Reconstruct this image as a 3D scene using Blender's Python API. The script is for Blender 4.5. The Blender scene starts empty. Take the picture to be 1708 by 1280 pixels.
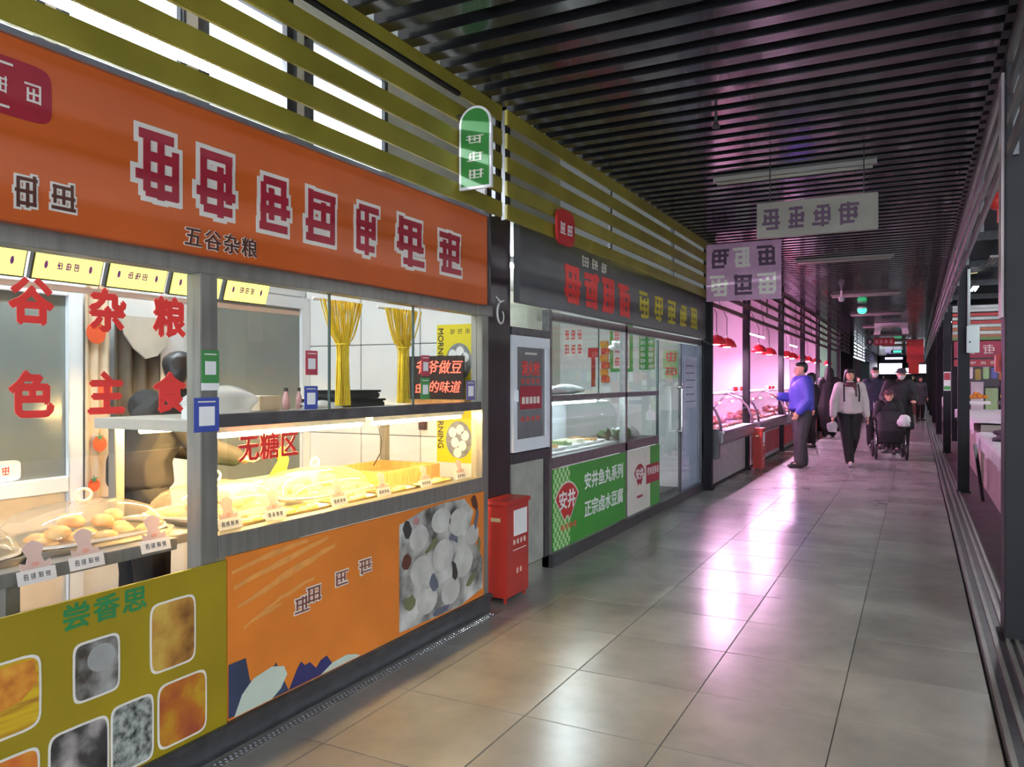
import bpy, bmesh, math, random
from mathutils import Vector, Matrix
R = math.radians
PI = math.pi
SC = bpy.context.scene
COL = SC.collection

# ------------------------------------------------------------------ camera
FPX, HZ, CAMH, YAW = 1296.0, 635.0, 1.45, 27.5
cam_d = bpy.data.cameras.new('camera')
cam = bpy.data.objects.new('camera', cam_d)
COL.objects.link(cam)
cam_d.sensor_width = 36.0
cam_d.lens = 36.0 * FPX / 1708.0
cam_d.clip_start = 0.05
cam_d.clip_end = 300
cam.location = (0, 0, CAMH)
cam.rotation_euler = (R(90) - math.atan((640 - HZ) / FPX), 0, R(YAW))
SC.camera = cam
# ------------------------------------------------------------------ world: overcast daylight at the open ends of the hall
W = bpy.data.worlds.new('world')
SC.world = W
W.use_nodes = True
bg = W.node_tree.nodes['Background']
bg.inputs[0].default_value = (0.80, 0.88, 1.0, 1)
bg.inputs[1].default_value = 2.2
SC.view_settings.view_transform = 'Standard'
SC.view_settings.look = 'None'
SC.view_settings.gamma = 1
SC.view_settings.use_curve_mapping = False
SC.view_settings.exposure = 1.2

# ------------------------------------------------------------------ materials
MATS = {}
def M(name, col, rough=.5, metal=0.0, emit=0.0, ecol=None, noise=0.0, scale=8.0, bump=0.0, stretch=(1, 1, 1), spec=.5, trans=0.0, coat=0.0):
    if name in MATS:
        return MATS[name]
    m = bpy.data.materials.new(name)
    m.use_nodes = True
    nt = m.node_tree
    b = nt.nodes['Principled BSDF']
    c4 = (col[0], col[1], col[2], 1)
    b.inputs['Base Color'].default_value = c4
    b.inputs['Roughness'].default_value = rough
    b.inputs['Metallic'].default_value = metal
    b.inputs['Specular IOR Level'].default_value = spec
    b.inputs['Coat Weight'].default_value = coat
    if emit:
        e = ecol or col
        b.inputs['Emission Color'].default_value = (e[0], e[1], e[2], 1)
        b.inputs['Emission Strength'].default_value = emit
    if noise or bump:
        tc = nt.nodes.new('ShaderNodeTexCoord')
        mp = nt.nodes.new('ShaderNodeMapping')
        mp.inputs['Scale'].default_value = stretch
        nz = nt.nodes.new('ShaderNodeTexNoise')
        nz.inputs['Scale'].default_value = scale
        nz.inputs['Detail'].default_value = 5
        nt.links.new(tc.outputs['Object'], mp.inputs[0])
        nt.links.new(mp.outputs[0], nz.inputs['Vector'])
        if noise:
            r = nt.nodes.new('ShaderNodeValToRGB')
            r.color_ramp.elements[0].position = .3
            r.color_ramp.elements[1].position = .7
            lo, hi = 1 - noise, 1 + noise * .6
            r.color_ramp.elements[0].color = (col[0] * lo, col[1] * lo, col[2] * lo, 1)
            r.color_ramp.elements[1].color = (min(1, col[0] * hi), min(1, col[1] * hi), min(1, col[2] * hi), 1)
            nt.links.new(nz.outputs['Fac'], r.inputs[0])
            nt.links.new(r.outputs[0], b.inputs['Base Color'])
        if bump:
            bp = nt.nodes.new('ShaderNodeBump')
            bp.inputs['Strength'].default_value = bump
            bp.inputs['Distance'].default_value = .01
            nt.links.new(nz.outputs['Fac'], bp.inputs['Height'])
            nt.links.new(bp.outputs[0], b.inputs['Normal'])
    MATS[name] = m
    return m

def glass(name, tint=(1, 1, 1), refl=.9, rough=.02, body=0.0, bodycol=(.8, .85, .85)):
    m = bpy.data.materials.new(name)
    m.use_nodes = True
    nt = m.node_tree
    nt.nodes.clear()
    out = nt.nodes.new('ShaderNodeOutputMaterial')
    tr = nt.nodes.new('ShaderNodeBsdfTransparent')
    tr.inputs[0].default_value = (*tint, 1)
    gl = nt.nodes.new('ShaderNodeBsdfGlossy')
    gl.inputs['Roughness'].default_value = rough
    gl.inputs[0].default_value = (refl, refl, refl, 1)
    lw = nt.nodes.new('ShaderNodeLayerWeight')
    lw.inputs[0].default_value = .5
    pw_ = nt.nodes.new('ShaderNodeMath')
    pw_.operation = 'POWER'
    pw_.inputs[1].default_value = 4.5
    nt.links.new(lw.outputs['Facing'], pw_.inputs[0])
    fr = nt.nodes.new('ShaderNodeMath')
    fr.operation = 'MULTIPLY_ADD'
    fr.inputs[1].default_value = .75
    fr.inputs[2].default_value = .035
    nt.links.new(pw_.outputs[0], fr.inputs[0])
    mx = nt.nodes.new('ShaderNodeMixShader')
    nt.links.new(fr.outputs[0], mx.inputs[0])
    if body:
        df = nt.nodes.new('ShaderNodeBsdfDiffuse')
        df.inputs[0].default_value = (*bodycol, 1)
        m2 = nt.nodes.new('ShaderNodeMixShader')
        m2.inputs[0].default_value = body
        nt.links.new(tr.outputs[0], m2.inputs[1])
        nt.links.new(df.outputs[0], m2.inputs[2])
        nt.links.new(m2.outputs[0], mx.inputs[1])
    else:
        nt.links.new(tr.outputs[0], mx.inputs[1])
    nt.links.new(gl.outputs[0], mx.inputs[2])
    nt.links.new(mx.outputs[0], out.inputs[0])
    MATS[name] = m
    return m

def food(name, cols, scale=25, rough=.6, kind='noise', stretch=(1, 1, 1)):
    """flat printed or real food surface: a colour ramp over a procedural texture"""
    if name in MATS:
        return MATS[name]
    m = bpy.data.materials.new(name)
    m.use_nodes = True
    nt = m.node_tree
    b = nt.nodes['Principled BSDF']
    b.inputs['Roughness'].default_value = rough
    tc = nt.nodes.new('ShaderNodeTexCoord')
    mp = nt.nodes.new('ShaderNodeMapping')
    mp.inputs['Scale'].default_value = stretch
    nt.links.new(tc.outputs['Object'], mp.inputs[0])
    if kind == 'voronoi':
        nz = nt.nodes.new('ShaderNodeTexVoronoi')
        nz.inputs['Scale'].default_value = scale
        src = nz.outputs['Distance']
    elif kind == 'checker':
        nz = nt.nodes.new('ShaderNodeTexChecker')
        nz.inputs['Scale'].default_value = scale
        src = nz.outputs['Fac']
    else:
        nz = nt.nodes.new('ShaderNodeTexNoise')
        nz.inputs['Scale'].default_value = scale
        nz.inputs['Detail'].default_value = 4
        src = nz.outputs['Fac']
    nt.links.new(mp.outputs[0], nz.inputs['Vector'])
    r = nt.nodes.new('ShaderNodeValToRGB')
    cr = r.color_ramp
    n = len(cols)
    lo, hi = (.32, .68) if kind == 'noise' else (0, .9)
    while len(cr.elements) < n:
        cr.elements.new(.5)
    for i, c in enumerate(cols):
        cr.elements[i].position = lo + (hi - lo) * i / (n - 1)
        cr.elements[i].color = (*c, 1)
    nt.links.new(src, r.inputs[0])
    nt.links.new(r.outputs[0], b.inputs['Base Color'])
    MATS[name] = m
    return m

steel = M('brushed_steel', (.25, .24, .215), .34, .45, noise=.18, scale=30, stretch=(1, 1, .08))
dsteel = M('dark_steel', (.10, .10, .105), .35, .7, noise=.25, scale=12)
blackm = M('black_paint', (.012, .012, .014), .38, noise=.3, scale=9)
batten_m = M('black_batten_paint', (.014, .014, .016), .2, noise=.3, scale=5, spec=.9, coat=.25)
void_m = M('black_void', (.004, .004, .005), .9)
white = M('white_paint', (.72, .73, .72), .5, noise=.06, scale=3)
wframe = M('white_frame', (.74, .78, .82), .35, noise=.05, scale=6)
cream = M('cream_wall', (.66, .63, .52), .7, noise=.08, scale=2)
orange = M('orange_vinyl', (.60, .115, .018), .38, noise=.10, scale=2.2)
orange2 = M('orange_poster_vinyl', (.70, .20, .022), .4, noise=.16, scale=2.5)
orange_l = M('light_orange_brush', (.72, .30, .07), .45, noise=.15, scale=14)
yellow = M('yellow_vinyl', (.30, .22, .006), .38, noise=.12, scale=3)
yslat = M('olive_yellow_slat', (.30, .25, .03), .42, noise=.28, scale=2.2)
rslat = M('dark_red_slat', (.11, .03, .04), .42, noise=.2, scale=3)
gslat = M('silver_slat', (.30, .30, .28), .36, .7, noise=.25, scale=3)
green = M('green_vinyl', (.045, .30, .035), .4, noise=.1, scale=3)
lgreen = M('light_green_vinyl', (.36, .62, .26), .45, noise=.08, scale=8)
dgreen = M('dark_green_print', (.03, .22, .09), .5, noise=.1, scale=5)
red = M('red_vinyl', (.55, .025, .022), .4, noise=.12, scale=7)
deepred = M('deep_red_print', (.36, .018, .035), .45, noise=.12, scale=6)
redbox_m = M('red_sheet_metal', (.42, .028, .018), .36, noise=.15, scale=5)
redlit = M('red_film', (.80, .05, .04), .45, noise=.06, scale=9)
pale = M('pale_print', (.72, .68, .60), .5, noise=.06, scale=9)
dark = M('dark_print', (.035, .032, .03), .5, noise=.2, scale=9)
brownp = M('brown_print', (.10, .03, .018), .5, noise=.15, scale=9)
navy = M('navy_print', (.035, .05, .10), .5, noise=.2, scale=9)
mint = M('mint_print', (.50, .58, .48), .5, noise=.06, scale=9)
postm = M('dark_bronze_post', (.040, .030, .032), .3, .3, noise=.3, scale=4)
rpost = M('black_steel_post', (.008, .008, .010), .55, noise=.3, scale=5, spec=.25)
gpanel = M('grey_board', (.10, .105, .105), .4, noise=.12, scale=4)
stone = M('pale_stone_panel', (.36, .37, .32), .6, noise=.25, scale=6)
paper = M('white_paper', (.78, .78, .76), .6, noise=.04, scale=6)
wood = M('light_wood', (.48, .26, .09), .5, noise=.3, scale=14, stretch=(1, 6, 1))
concrete = M('dark_concrete', (.10, .085, .085), .55, noise=.3, scale=5)
rubber = M('black_rubber', (.015, .015, .015), .7, noise=.2, scale=20)
chrome = M('chrome', (.7, .7, .72), .15, 1, noise=.05, scale=20)
skin = M('skin', (.55, .30, .20), .5, noise=.08, scale=12)
hair_m = M('black_hair', (.012, .011, .012), .4, noise=.3, scale=40)
bag_m = glass('clear_plastic_bag', (.95, .95, .95), .9, .15, .45, (.8, .78, .78))
pane = glass('window_glass', (.95, .975, .96), .9, .01)
gpane = glass('greenish_glass', (.93, .965, .95), .9, .02)
dome_m = glass('warm_haze_acrylic', (.95, .93, .9), 1.0, .04, .15, (.95, .85, .6))  # acrylic with a warm haze painted into its body colour
smoke = glass('smoked_glass', (.35, .38, .38), .9, .03, .2, (.3, .33, .32))
warm = M('warm_tube', (1, .80, .45), .5, emit=115, ecol=(1, .64, .25), noise=.01)
cool = M('cool_tube', (.9, .95, 1), .5, emit=70, ecol=(.86, .93, 1.0), noise=.01)
cool2 = M('case_tube', (.9, .95, 1), .5, emit=30, ecol=(.82, .93, 1.0), noise=.01)
pinkl = M('pink_bulb', (1, .6, .9), .5, emit=900, ecol=(1, .55, .90), noise=.01)
halltube = M('hall_tube', (1, 1, 1), .5, emit=75, ecol=(.92, .96, 1.0), noise=.01)
offtube = M('unlit_tube', (.36, .33, .28), .4, noise=.05)
ylight = M('lit_yellow_acrylic', (.9, .8, .1), .4, emit=1.15, ecol=(1, .84, .16), noise=.05, scale=3)
purple = M('purple_ink', (.22, .08, .50), .5, noise=.1)
ledred = M('red_led', (1, .1, .06), .5, emit=1.6, ecol=(1, .10, .06), noise=.02)
exitg = M('lit_green', (.05, .8, .3), .5, emit=1.2, ecol=(.05, .8, .3), noise=.02)
frost = M('daylit_frosted_pane', (.8, .88, .95), .4, emit=1.0, ecol=(.80, .92, 1.0), noise=.05, scale=1.5)
string_m = M('yellow_string', (.95, .62, .03), .6, noise=.15, scale=40)
sheet = M('white_sheeting', (.62, .63, .64), .55, noise=.1, scale=4, bump=.3)
shopglow = M('lit_shopfront', (.9, .92, 1), .5, emit=1.4, ecol=(.86, .86, 1.0), noise=.03)
violet_glow = M('lit_violet_sign', (.5, .4, 1), .5, emit=1.6, ecol=(.50, .42, 1.0), noise=.03)
meat = food('meat', [(.35, .05, .05), (.62, .16, .15), (.80, .50, .46)], 18, .35)
bread = food('bread', [(.62, .26, .05), (.82, .46, .12), (.90, .65, .28)], 14, .5)
bun = food('bun', [(.60, .40, .13), (.72, .53, .21), (.80, .64, .33)], 10, .5)

def tile_material():
    m = bpy.data.materials.new('floor_tile')
    m.use_nodes = True
    nt = m.node_tree
    b = nt.nodes['Principled BSDF']
    tc = nt.nodes.new('ShaderNodeTexCoord')
    oi = nt.nodes.new('ShaderNodeObjectInfo')
    geo = nt.nodes.new('ShaderNodeNewGeometry')
    n1 = nt.nodes.new('ShaderNodeTexNoise')
    n1.inputs['Scale'].default_value = 1.7
    n1.inputs['Detail'].default_value = 6
    n1.inputs['Roughness'].default_value = .62
    nt.links.new(geo.outputs['Position'], n1.inputs['Vector'])
    r = nt.nodes.new('ShaderNodeValToRGB')
    r.color_ramp.elements[0].position = .27
    r.color_ramp.elements[0].color = (.165, .162, .152, 1)
    r.color_ramp.elements[1].position = .73
    r.color_ramp.elements[1].color = (.285, .275, .25, 1)
    nt.links.new(n1.outputs['Fac'], r.inputs[0])
    hsv = nt.nodes.new('ShaderNodeHueSaturation')
    mr = nt.nodes.new('ShaderNodeMapRange')
    mr.inputs['To Min'].default_value = .88
    mr.inputs['To Max'].default_value = 1.12
    nt.links.new(oi.outputs['Random'], mr.inputs['Value'])
    nt.links.new(mr.outputs[0], hsv.inputs['Value'])
    nt.links.new(r.outputs[0], hsv.inputs['Color'])
    nt.links.new(hsv.outputs[0], b.inputs['Base Color'])
    b.inputs['Roughness'].default_value = .25
    return m
tile_m = tile_material()
grout_m = M('grout', (.05, .048, .045), .8, noise=.2)

# ------------------------------------------------------------------ mesh helpers
ORI = {}
class Fr:
    """a flat frame: a = across, b = up, n = out of the face"""
    def __init__(s, o, a, b, n):
        s.o, s.a, s.b, s.n = Vector(o), Vector(a), Vector(b), Vector(n)
    def p(s, a, b, n=0):
        return s.o + s.a * a + s.b * b + s.n * n
def FX(x): return Fr((x, 0, 0), (0, 1, 0), (0, 0, 1), (1, 0, 0))      # faces the corridor from the left row
def FY(y): return Fr((0, y, 0), (1, 0, 0), (0, 0, 1), (0, -1, 0))     # faces back towards the entrance
def FN(x): return Fr((x, 0, 0), (0, -1, 0), (0, 0, 1), (-1, 0, 0))    # faces the corridor from the right row

class MB:
    def __init__(s):
        s.v, s.f = [], []
    def add(s, vs, fs):
        k = len(s.v)
        s.v += [Vector(v) for v in vs]
        s.f += [[i + k for i in f] for f in fs]
        return s
    BF = [[0, 1, 3, 2], [4, 6, 7, 5], [0, 4, 5, 1], [2, 3, 7, 6], [0, 2, 6, 4], [1, 5, 7, 3]]
    def box(s, x0, x1, y0, y1, z0, z1):
        return s.add([(x, y, z) for x in (x0, x1) for y in (y0, y1) for z in (z0, z1)], MB.BF)
    def rbox(s, fr, a0, a1, b0, b1, n0, n1):
        return s.add([fr.p(a, b, n) for a in (a0, a1) for b in (b0, b1) for n in (n0, n1)], MB.BF)
    def obox(s, c, size, mat):
        h = Vector(size) * .5
        return s.add([Vector(c) + mat @ Vector((x * h.x, y * h.y, z * h.z)) for x in (-1, 1) for y in (-1, 1) for z in (-1, 1)], MB.BF)
    def bar(s, p, q, w, d=None):
        """square bar from p to q"""
        p, q = Vector(p), Vector(q)
        z = (q - p).normalized()
        x = z.cross(Vector((0, 0, 1)))
        if x.length < 1e-3:
            x = Vector((1, 0, 0))
        x.normalize()
        y = z.cross(x)
        m = Matrix((x, y, z)).transposed()
        return s.obox((p + q) / 2, (w, d or w, (q - p).length), m)
    def poly(s, fr, pts, n0, n1):
        k = len(pts)
        vs = [fr.p(a, b, n0) for a, b in pts] + [fr.p(a, b, n1) for a, b in pts]
        return s.add(vs, [list(range(k))[::-1], list(range(k, 2 * k))] + [[i, (i + 1) % k, k + (i + 1) % k, k + i] for i in range(k)])
    def tube(s, pts, r, n=8, cap=True, closed=False):
        pts = [Vector(p) for p in pts]
        k = len(pts)
        vs, prev = [], None
        for i, p in enumerate(pts):
            a = pts[(i - 1) % k] if (i or closed) else p
            b = pts[(i + 1) % k] if (i < k - 1 or closed) else p
            d = (b - a).normalized()
            u = prev - d * prev.dot(d) if prev else d.orthogonal()
            if u.length < 1e-4:
                u = d.orthogonal()
            u.normalize()
            prev = u
            w = d.cross(u)
            rr = r[i] if isinstance(r, (list, tuple)) else r
            vs += [p + (u * math.cos(2 * PI * j / n) + w * math.sin(2 * PI * j / n)) * rr for j in range(n)]
        fs = []
        for i in range(k if closed else k - 1):
            i2 = (i + 1) % k
            fs += [[i * n + j, i * n + (j + 1) % n, i2 * n + (j + 1) % n, i2 * n + j] for j in range(n)]
        if cap and not closed:
            fs += [list(range(n))[::-1], list(range((k - 1) * n, k * n))]
        return s.add(vs, fs)
    def lathe(s, prof, c=(0, 0, 0), n=20, sq=(1, 1), pw=2.0):
        """prof: (radius, z); sq stretches the section, pw > 2 squares it off"""
        c = Vector(c)
        vs, fs = [], []
        for r, z in prof:
            for j in range(n):
                t = 2 * PI * j / n
                ca, sa = math.cos(t), math.sin(t)
                x = math.copysign(abs(ca) ** (2 / pw), ca)
                y = math.copysign(abs(sa) ** (2 / pw), sa)
                vs.append(c + Vector((x * r * sq[0], y * r * sq[1], z)))
        k = len(prof)
        for i in range(k - 1):
            fs += [[i * n + j, i * n + (j + 1) % n, (i + 1) * n + (j + 1) % n, (i + 1) * n + j] for j in range(n)]
        if prof[0][0] > 1e-5:
            fs.append(list(range(n))[::-1])
        if prof[-1][0] > 1e-5:
            fs.append(list(range((k - 1) * n, k * n)))
        return s.add(vs, fs)
    def ell(s, c, rad, n=14, m=8):
        c = Vector(c)
        vs = [c + Vector((0, 0, -rad[2]))]
        for i in range(1, m):
            t = -PI / 2 + PI * i / m
            vs += [c + Vector((rad[0] * math.cos(t) * math.cos(2 * PI * j / n), rad[1] * math.cos(t) * math.sin(2 * PI * j / n), rad[2] * math.sin(t))) for j in range(n)]
        vs.append(c + Vector((0, 0, rad[2])))
        fs = [[0, 1 + (j + 1) % n, 1 + j] for j in range(n)]
        for i in range(m - 2):
            a = 1 + i * n
            fs += [[a + j, a + (j + 1) % n, a + n + (j + 1) % n, a + n + j] for j in range(n)]
        a = 1 + (m - 2) * n
        fs += [[a + j, a + (j + 1) % n, len(vs) - 1] for j in range(n)]
        return s.add(vs, fs)
    def build(s, name, mat, parent=None, smooth=False, bevel=0.0, recalc=True):
        if parent is not None:
            o0 = ORI[parent]
        else:
            xs = [v.x for v in s.v]; ys = [v.y for v in s.v]; zs = [v.z for v in s.v]
            o0 = Vector(((min(xs) + max(xs)) / 2, (min(ys) + max(ys)) / 2, min(zs)))
        me = bpy.data.meshes.new(name)
        me.from_pydata([v - o0 for v in s.v], [], s.f)
        if recalc or bevel:
            bm = bmesh.new()
            bm.from_mesh(me)
            bmesh.ops.remove_doubles(bm, verts=bm.verts, dist=1e-6)
            bmesh.ops.recalc_face_normals(bm, faces=bm.faces)
            if bevel:
                bmesh.ops.bevel(bm, geom=list(bm.edges), offset=bevel, segments=2, affect='EDGES', clamp_overlap=True)
            bm.to_mesh(me)
            bm.free()
        if smooth:
            for p in me.polygons:
                p.use_smooth = True
        me.materials.append(mat)
        o = bpy.data.objects.new(name, me)
        COL.objects.link(o)
        if parent is not None:
            o.parent = parent
        else:
            o.location = o0
        ORI[o] = o0
        return o

def tag(o, label=None, cat=None, group=None, kind=None):
    if label: o['label'] = label
    if cat: o['category'] = cat
    if group: o['group'] = group
    if kind: o['kind'] = kind
    return o
def thing(name, label, cat, loc=(0, 0, 0), rz=0, group=None, kind=None):
    o = bpy.data.objects.new(name, None)
    o.empty_display_size = .1
    COL.objects.link(o)
    o.location = loc
    o.rotation_euler = (0, 0, rz)
    ORI[o] = Vector(loc)
    return tag(o, label, cat, group, kind)
def local(name, label, cat, loc, rz=0, group=None, scale=1):
    """an Empty whose parts are written in its own coordinates"""
    o = thing(name, label, cat, loc, rz, group)
    ORI[o] = Vector((0, 0, 0))
    o.scale = (scale,) * 3
    return o
def struct(name, mb, mat, **k):
    return tag(mb.build(name, mat, **k), kind='structure')
def copy_tree(o, parent=None, loc=None, rz=None, label=None, group=None):
    c = o.copy()
    COL.objects.link(c)
    ORI[c] = ORI[o]
    if parent is not None: c.parent = parent
    if loc is not None: c.location = loc
    if rz is not None: c.rotation_euler = (0, 0, rz)
    if label: c['label'] = label
    if group: c['group'] = group
    for ch in list(o.children):
        copy_tree(ch, c)
    return c

def text(name, s, mat, parent, fr, a, b, size, n=.003, bold=0.0, wid=1.0, rot=0, shear=0, thick=.0012, spacing=1.0):
    """raised lettering centred on (a, b) of the frame"""
    cu = bpy.data.curves.new(name, 'FONT')
    cu.body = s
    cu.size = size
    cu.align_x = 'CENTER'
    cu.align_y = 'CENTER'
    cu.extrude = thick
    cu.shear = shear
    cu.space_character = spacing
    cu.resolution_u = 3
    t = bpy.data.objects.new(name, cu)
    me = bpy.data.meshes.new_from_object(t)
    bpy.data.objects.remove(t)
    bpy.data.curves.remove(cu)
    o0 = ORI[parent]
    cr, sr = math.cos(rot), math.sin(rot)
    src = [v.co.copy() for v in me.vertices]
    fcs_ = [list(p.vertices) for p in me.polygons]
    bpy.data.meshes.remove(me)
    vs, fs_ = [], []
    for q, (dx, dy) in enumerate([(0, 0), (bold, 0), (-bold, 0), (0, bold), (0, -bold)] if bold else [(0, 0)]):
        k = len(vs)
        for c in src:
            x, y = c.x * wid + dx, c.y + dy
            x, y = x * cr - y * sr, x * sr + y * cr
            vs.append(fr.p(a + x, b + y, n + c.z + .00003 * q) - o0)
        fs_ += [[i + k for i in f] for f in fcs_]
    me = bpy.data.meshes.new(name)
    me.from_pydata(vs, [], fs_)
    me.materials.append(mat)
    o = bpy.data.objects.new(name, me)
    COL.objects.link(o)
    o.parent = parent
    ORI[o] = o0
    return o

def strokes(name, mat, parent, fr, a0, a1, b0, b1, seed, n0, n1, lines=4, w=.16, back=None):
    """an unreadable printed character: a handful of bars filling a cell, optionally over a paler outline"""
    rnd = random.Random(seed)
    W_, H_ = a1 - a0, b1 - b0
    rects = []
    for i in range(lines):
        bb = b0 + H_ * (i + .5) / lines + rnd.uniform(-.04, .04) * H_
        l, r = a0 + rnd.uniform(0, .25) * W_, a1 - rnd.uniform(0, .25) * W_
        rects.append((l, r, bb - w * H_ * .32, bb + w * H_ * .32))
    for i in range(3):
        aa = a0 + W_ * (.2 + .3 * i) + rnd.uniform(-.06, .06) * W_
        l, r = b0 + rnd.uniform(0, .35) * H_, b1 - rnd.uniform(0, .3) * H_
        rects.append((aa - w * W_ * .36, aa + w * W_ * .36, l, r))
    if back:
        mb = MB()
        g = .07 * H_
        for i, (l, r, b, t) in enumerate(rects):
            mb.rbox(fr, l - g, r + g, b - g, t + g, n0, n0 + .0008 + .00005 * i)
        mb.build('lettering_outline', back, parent, recalc=False)
        n0 += .0015
        n1 += .0015
    mb = MB()
    for i, (l, r, b, t) in enumerate(rects):
        mb.rbox(fr, l, r, b, t, n0, n1 + .00005 * i)
    return mb.build(name, mat, parent, recalc=False)

def ellipse(a, b, ra, rb, n=20, rot=0, sup=2.0):
    out = []
    for i in range(n):
        t = 2 * PI * i / n
        x = math.copysign(abs(math.cos(t)) ** (2 / sup), math.cos(t)) * ra
        y = math.copysign(abs(math.sin(t)) ** (2 / sup), math.sin(t)) * rb
        out.append((a + x * math.cos(rot) - y * math.sin(rot), b + x * math.sin(rot) + y * math.cos(rot)))
    return out

# ================================================================== THE SETTING
XK = -2.40          # front of the first stall
XR = -2.52          # front of the second stall and the pillar
# floor and its tiles
fl = MB().box(-2.9, .31, -4, 30.6, -.2, -.012)
fl.box(-2.9, .31, 30.6, 64, -.2, 0)
floor = struct('floor', fl, grout_m)
tm = MB().box(-.2985, .2985, -.2985, .2985, -.011, 0)
t0 = tm.build('tile', tile_m, floor, bevel=.002)
t0.data.transform(Matrix.Translation(ORI[floor]))
nt_ = 0
for row in range(52):
    for c in range(5):
        x, y = -2.4 + .6 * c, -.3 + .6 * row
        o = t0 if nt_ == 0 else t0.copy()
        if nt_:
            COL.objects.link(o)
            o.parent = floor
        o.location = Vector((x, y, 0)) - ORI[floor]
        nt_ += 1
far_t = MB()
for row in range(52, 107):
    for c in range(5):
        x, y = -2.4 + .6 * c, -.3 + .6 * row
        far_t.box(x - .2985, x + .2985, y - .2985, y + .2985, -.004, .002)
tag(far_t.build('distant_tiles', tile_m, floor, recalc=False), kind='stuff')
struct('floor_stalls', MB().box(-6, -2.9, -4, 64, -.2, -.003), concrete)
struct('floor_hall', MB().box(.50, 16, -4, 64, -.2, .02), concrete)
# metal track along the right edge of the walkway
trk = thing('kerb_strip', None, None, (.4, 5, 0), kind='structure')
MB().box(.31, .50, -4, 64, -.05, .022).build('track_bed', dsteel, trk)
for x in (.325, .385, .445, .488):
    MB().box(x - .010, x + .010, -4, 64, .020, .036).build('rail', gslat, trk)
# ceiling: black soffit with separate battens
ceil = struct('ceiling', MB().box(-2.46, .46, -4, 64, 3.46, 3.52), void_m)
bt = MB().box(-1.40, 1.40, -.05, .05, 0, .085)
b0 = bt.build('batten', batten_m, ceil, bevel=.004)
b0.data.transform(Matrix.Translation(ORI[ceil]))
BX = -.98
for i in range(70):
    o = b0 if i == 0 else b0.copy()
    if i:
        COL.objects.link(o)
        o.parent = ceil
    o.location = Vector((BX, -.46 + .2 * i, 3.2)) - ORI[ceil]
fb = MB()
for i in range(70, 320):
    y = -.46 + .2 * i
    fb.box(BX - 1.40, BX + 1.40, y - .05, y + .05, 3.2, 3.285)
tag(fb.build('distant_battens', batten_m, ceil, recalc=False), kind='stuff')
for x in (-1.9, -1.0, -.15):
    MB().box(x - .02, x + .02, -4, 64, 3.29, 3.34).build('carrier_rail', blackm, ceil)
# left outer wall with daylit upper windows, hall roof and right wall
struct('wall_left', MB().box(-4.75, -4.62, -4, 64, -.1, 4.7), cream)
struct('roof_left', MB().box(-4.75, -2.46, -4, 64, 4.7, 4.8), white)
struct('roof_hall', MB().box(.46, 16, -4, 64, 4.9, 5.0), M('dark_roof', (.030, .036, .046), .6, noise=.3, scale=2))
struct('wall_right', MB().box(15.9, 16, -4, 64, 0, 5), gpanel)
struct('wall_bulkhead', MB().box(.38, .46, -4, 64, 3.20, 5.0), blackm)
struct('wall_bulkhead_left', MB().box(-2.46, -2.42, -4, 64, 3.46, 4.75), white)
for i, (ya, yb) in enumerate([(1.6, 2.75), (2.95, 3.75), (4.0, 4.85), (5.1, 6.1)]):
    w = thing('window_%d' % (i + 1), None, None, (-4.6, (ya + yb) / 2, 3.3), kind='structure')
    f = FX(-4.62)
    MB().rbox(f, ya, yb, 3.35, 4.35, .002, .02).build('pane', frost, w)
    fr_ = MB()
    fr_.rbox(f, ya - .05, ya, 3.30, 4.40, .002, .06).rbox(f, yb, yb + .05, 3.30, 4.40, .002, .06)
    fr_.rbox(f, ya - .05, yb + .05, 3.29, 3.35, .002, .06).rbox(f, ya - .05, yb + .05, 4.35, 4.41, .002, .06)
    fr_.build('window_frame', dsteel, w)

# ================================================================== LOUVRES ABOVE THE STALLS
def louvre(y0, y1, x, mat, label, group, n=5, z0=3.205, d=.098, gap=.153, side=1):
    t = thing('louvre_screen', label, 'louvre', (x, (y0 + y1) / 2, 2.5), group=group)
    for i in range(n):
        z = z0 - gap * i
        MB().box(x - .012, x + .012, y0, y1, z - d, z).build('slat', mat, t, bevel=.004)
    k = max(2, int((y1 - y0) / 1.7) + 1)
    for i in range(k):
        y = y0 + .03 + (y1 - y0 - .06) * i / (k - 1)
        MB().box(x - .04 * side, x - .013 * side, y - .02, y + .02, z0 - gap * (n - 1) - d, z0).build('mullion', dsteel, t)
    return t
louvre(-1.2, 4.38, -2.36, yslat, 'olive yellow slatted screen above the orange shop sign', None)
louvre(4.45, 10.4, -2.36, yslat, 'olive yellow slatted screen above the dark sign with red characters', None)
PY = [10.35, 12.94, 16.59, 19.93, 23.21, 26.46, 29.72]
for i in range(6):
    louvre(PY[i] + .07, PY[i + 1] - .07, -2.40, rslat, 'dark red slatted screen above the pink lit butcher stalls', 'louvre screens of the butcher row', n=4, d=.07, gap=.18)
louvre(29.8, 34.2, -2.40, rslat, 'dark red slatted screen beside the broad dark pillar', None, d=.075)
for i in range(4):
    louvre(35.1 + 4 * i, 38.9 + 4 * i, -2.40, gslat, 'grey slatted screen above the far stalls beyond the pillar', 'far louvre screens', d=.075)
# pipe in front of the yellow louvre
tag(MB().tube([(-2.31, -1, 3.08), (-2.31, 3.78, 3.08)], .016, 10).build('conduit_pipe', blackm, smooth=True), 'black conduit pipe running along the yellow slatted screen', 'pipe')
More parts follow.
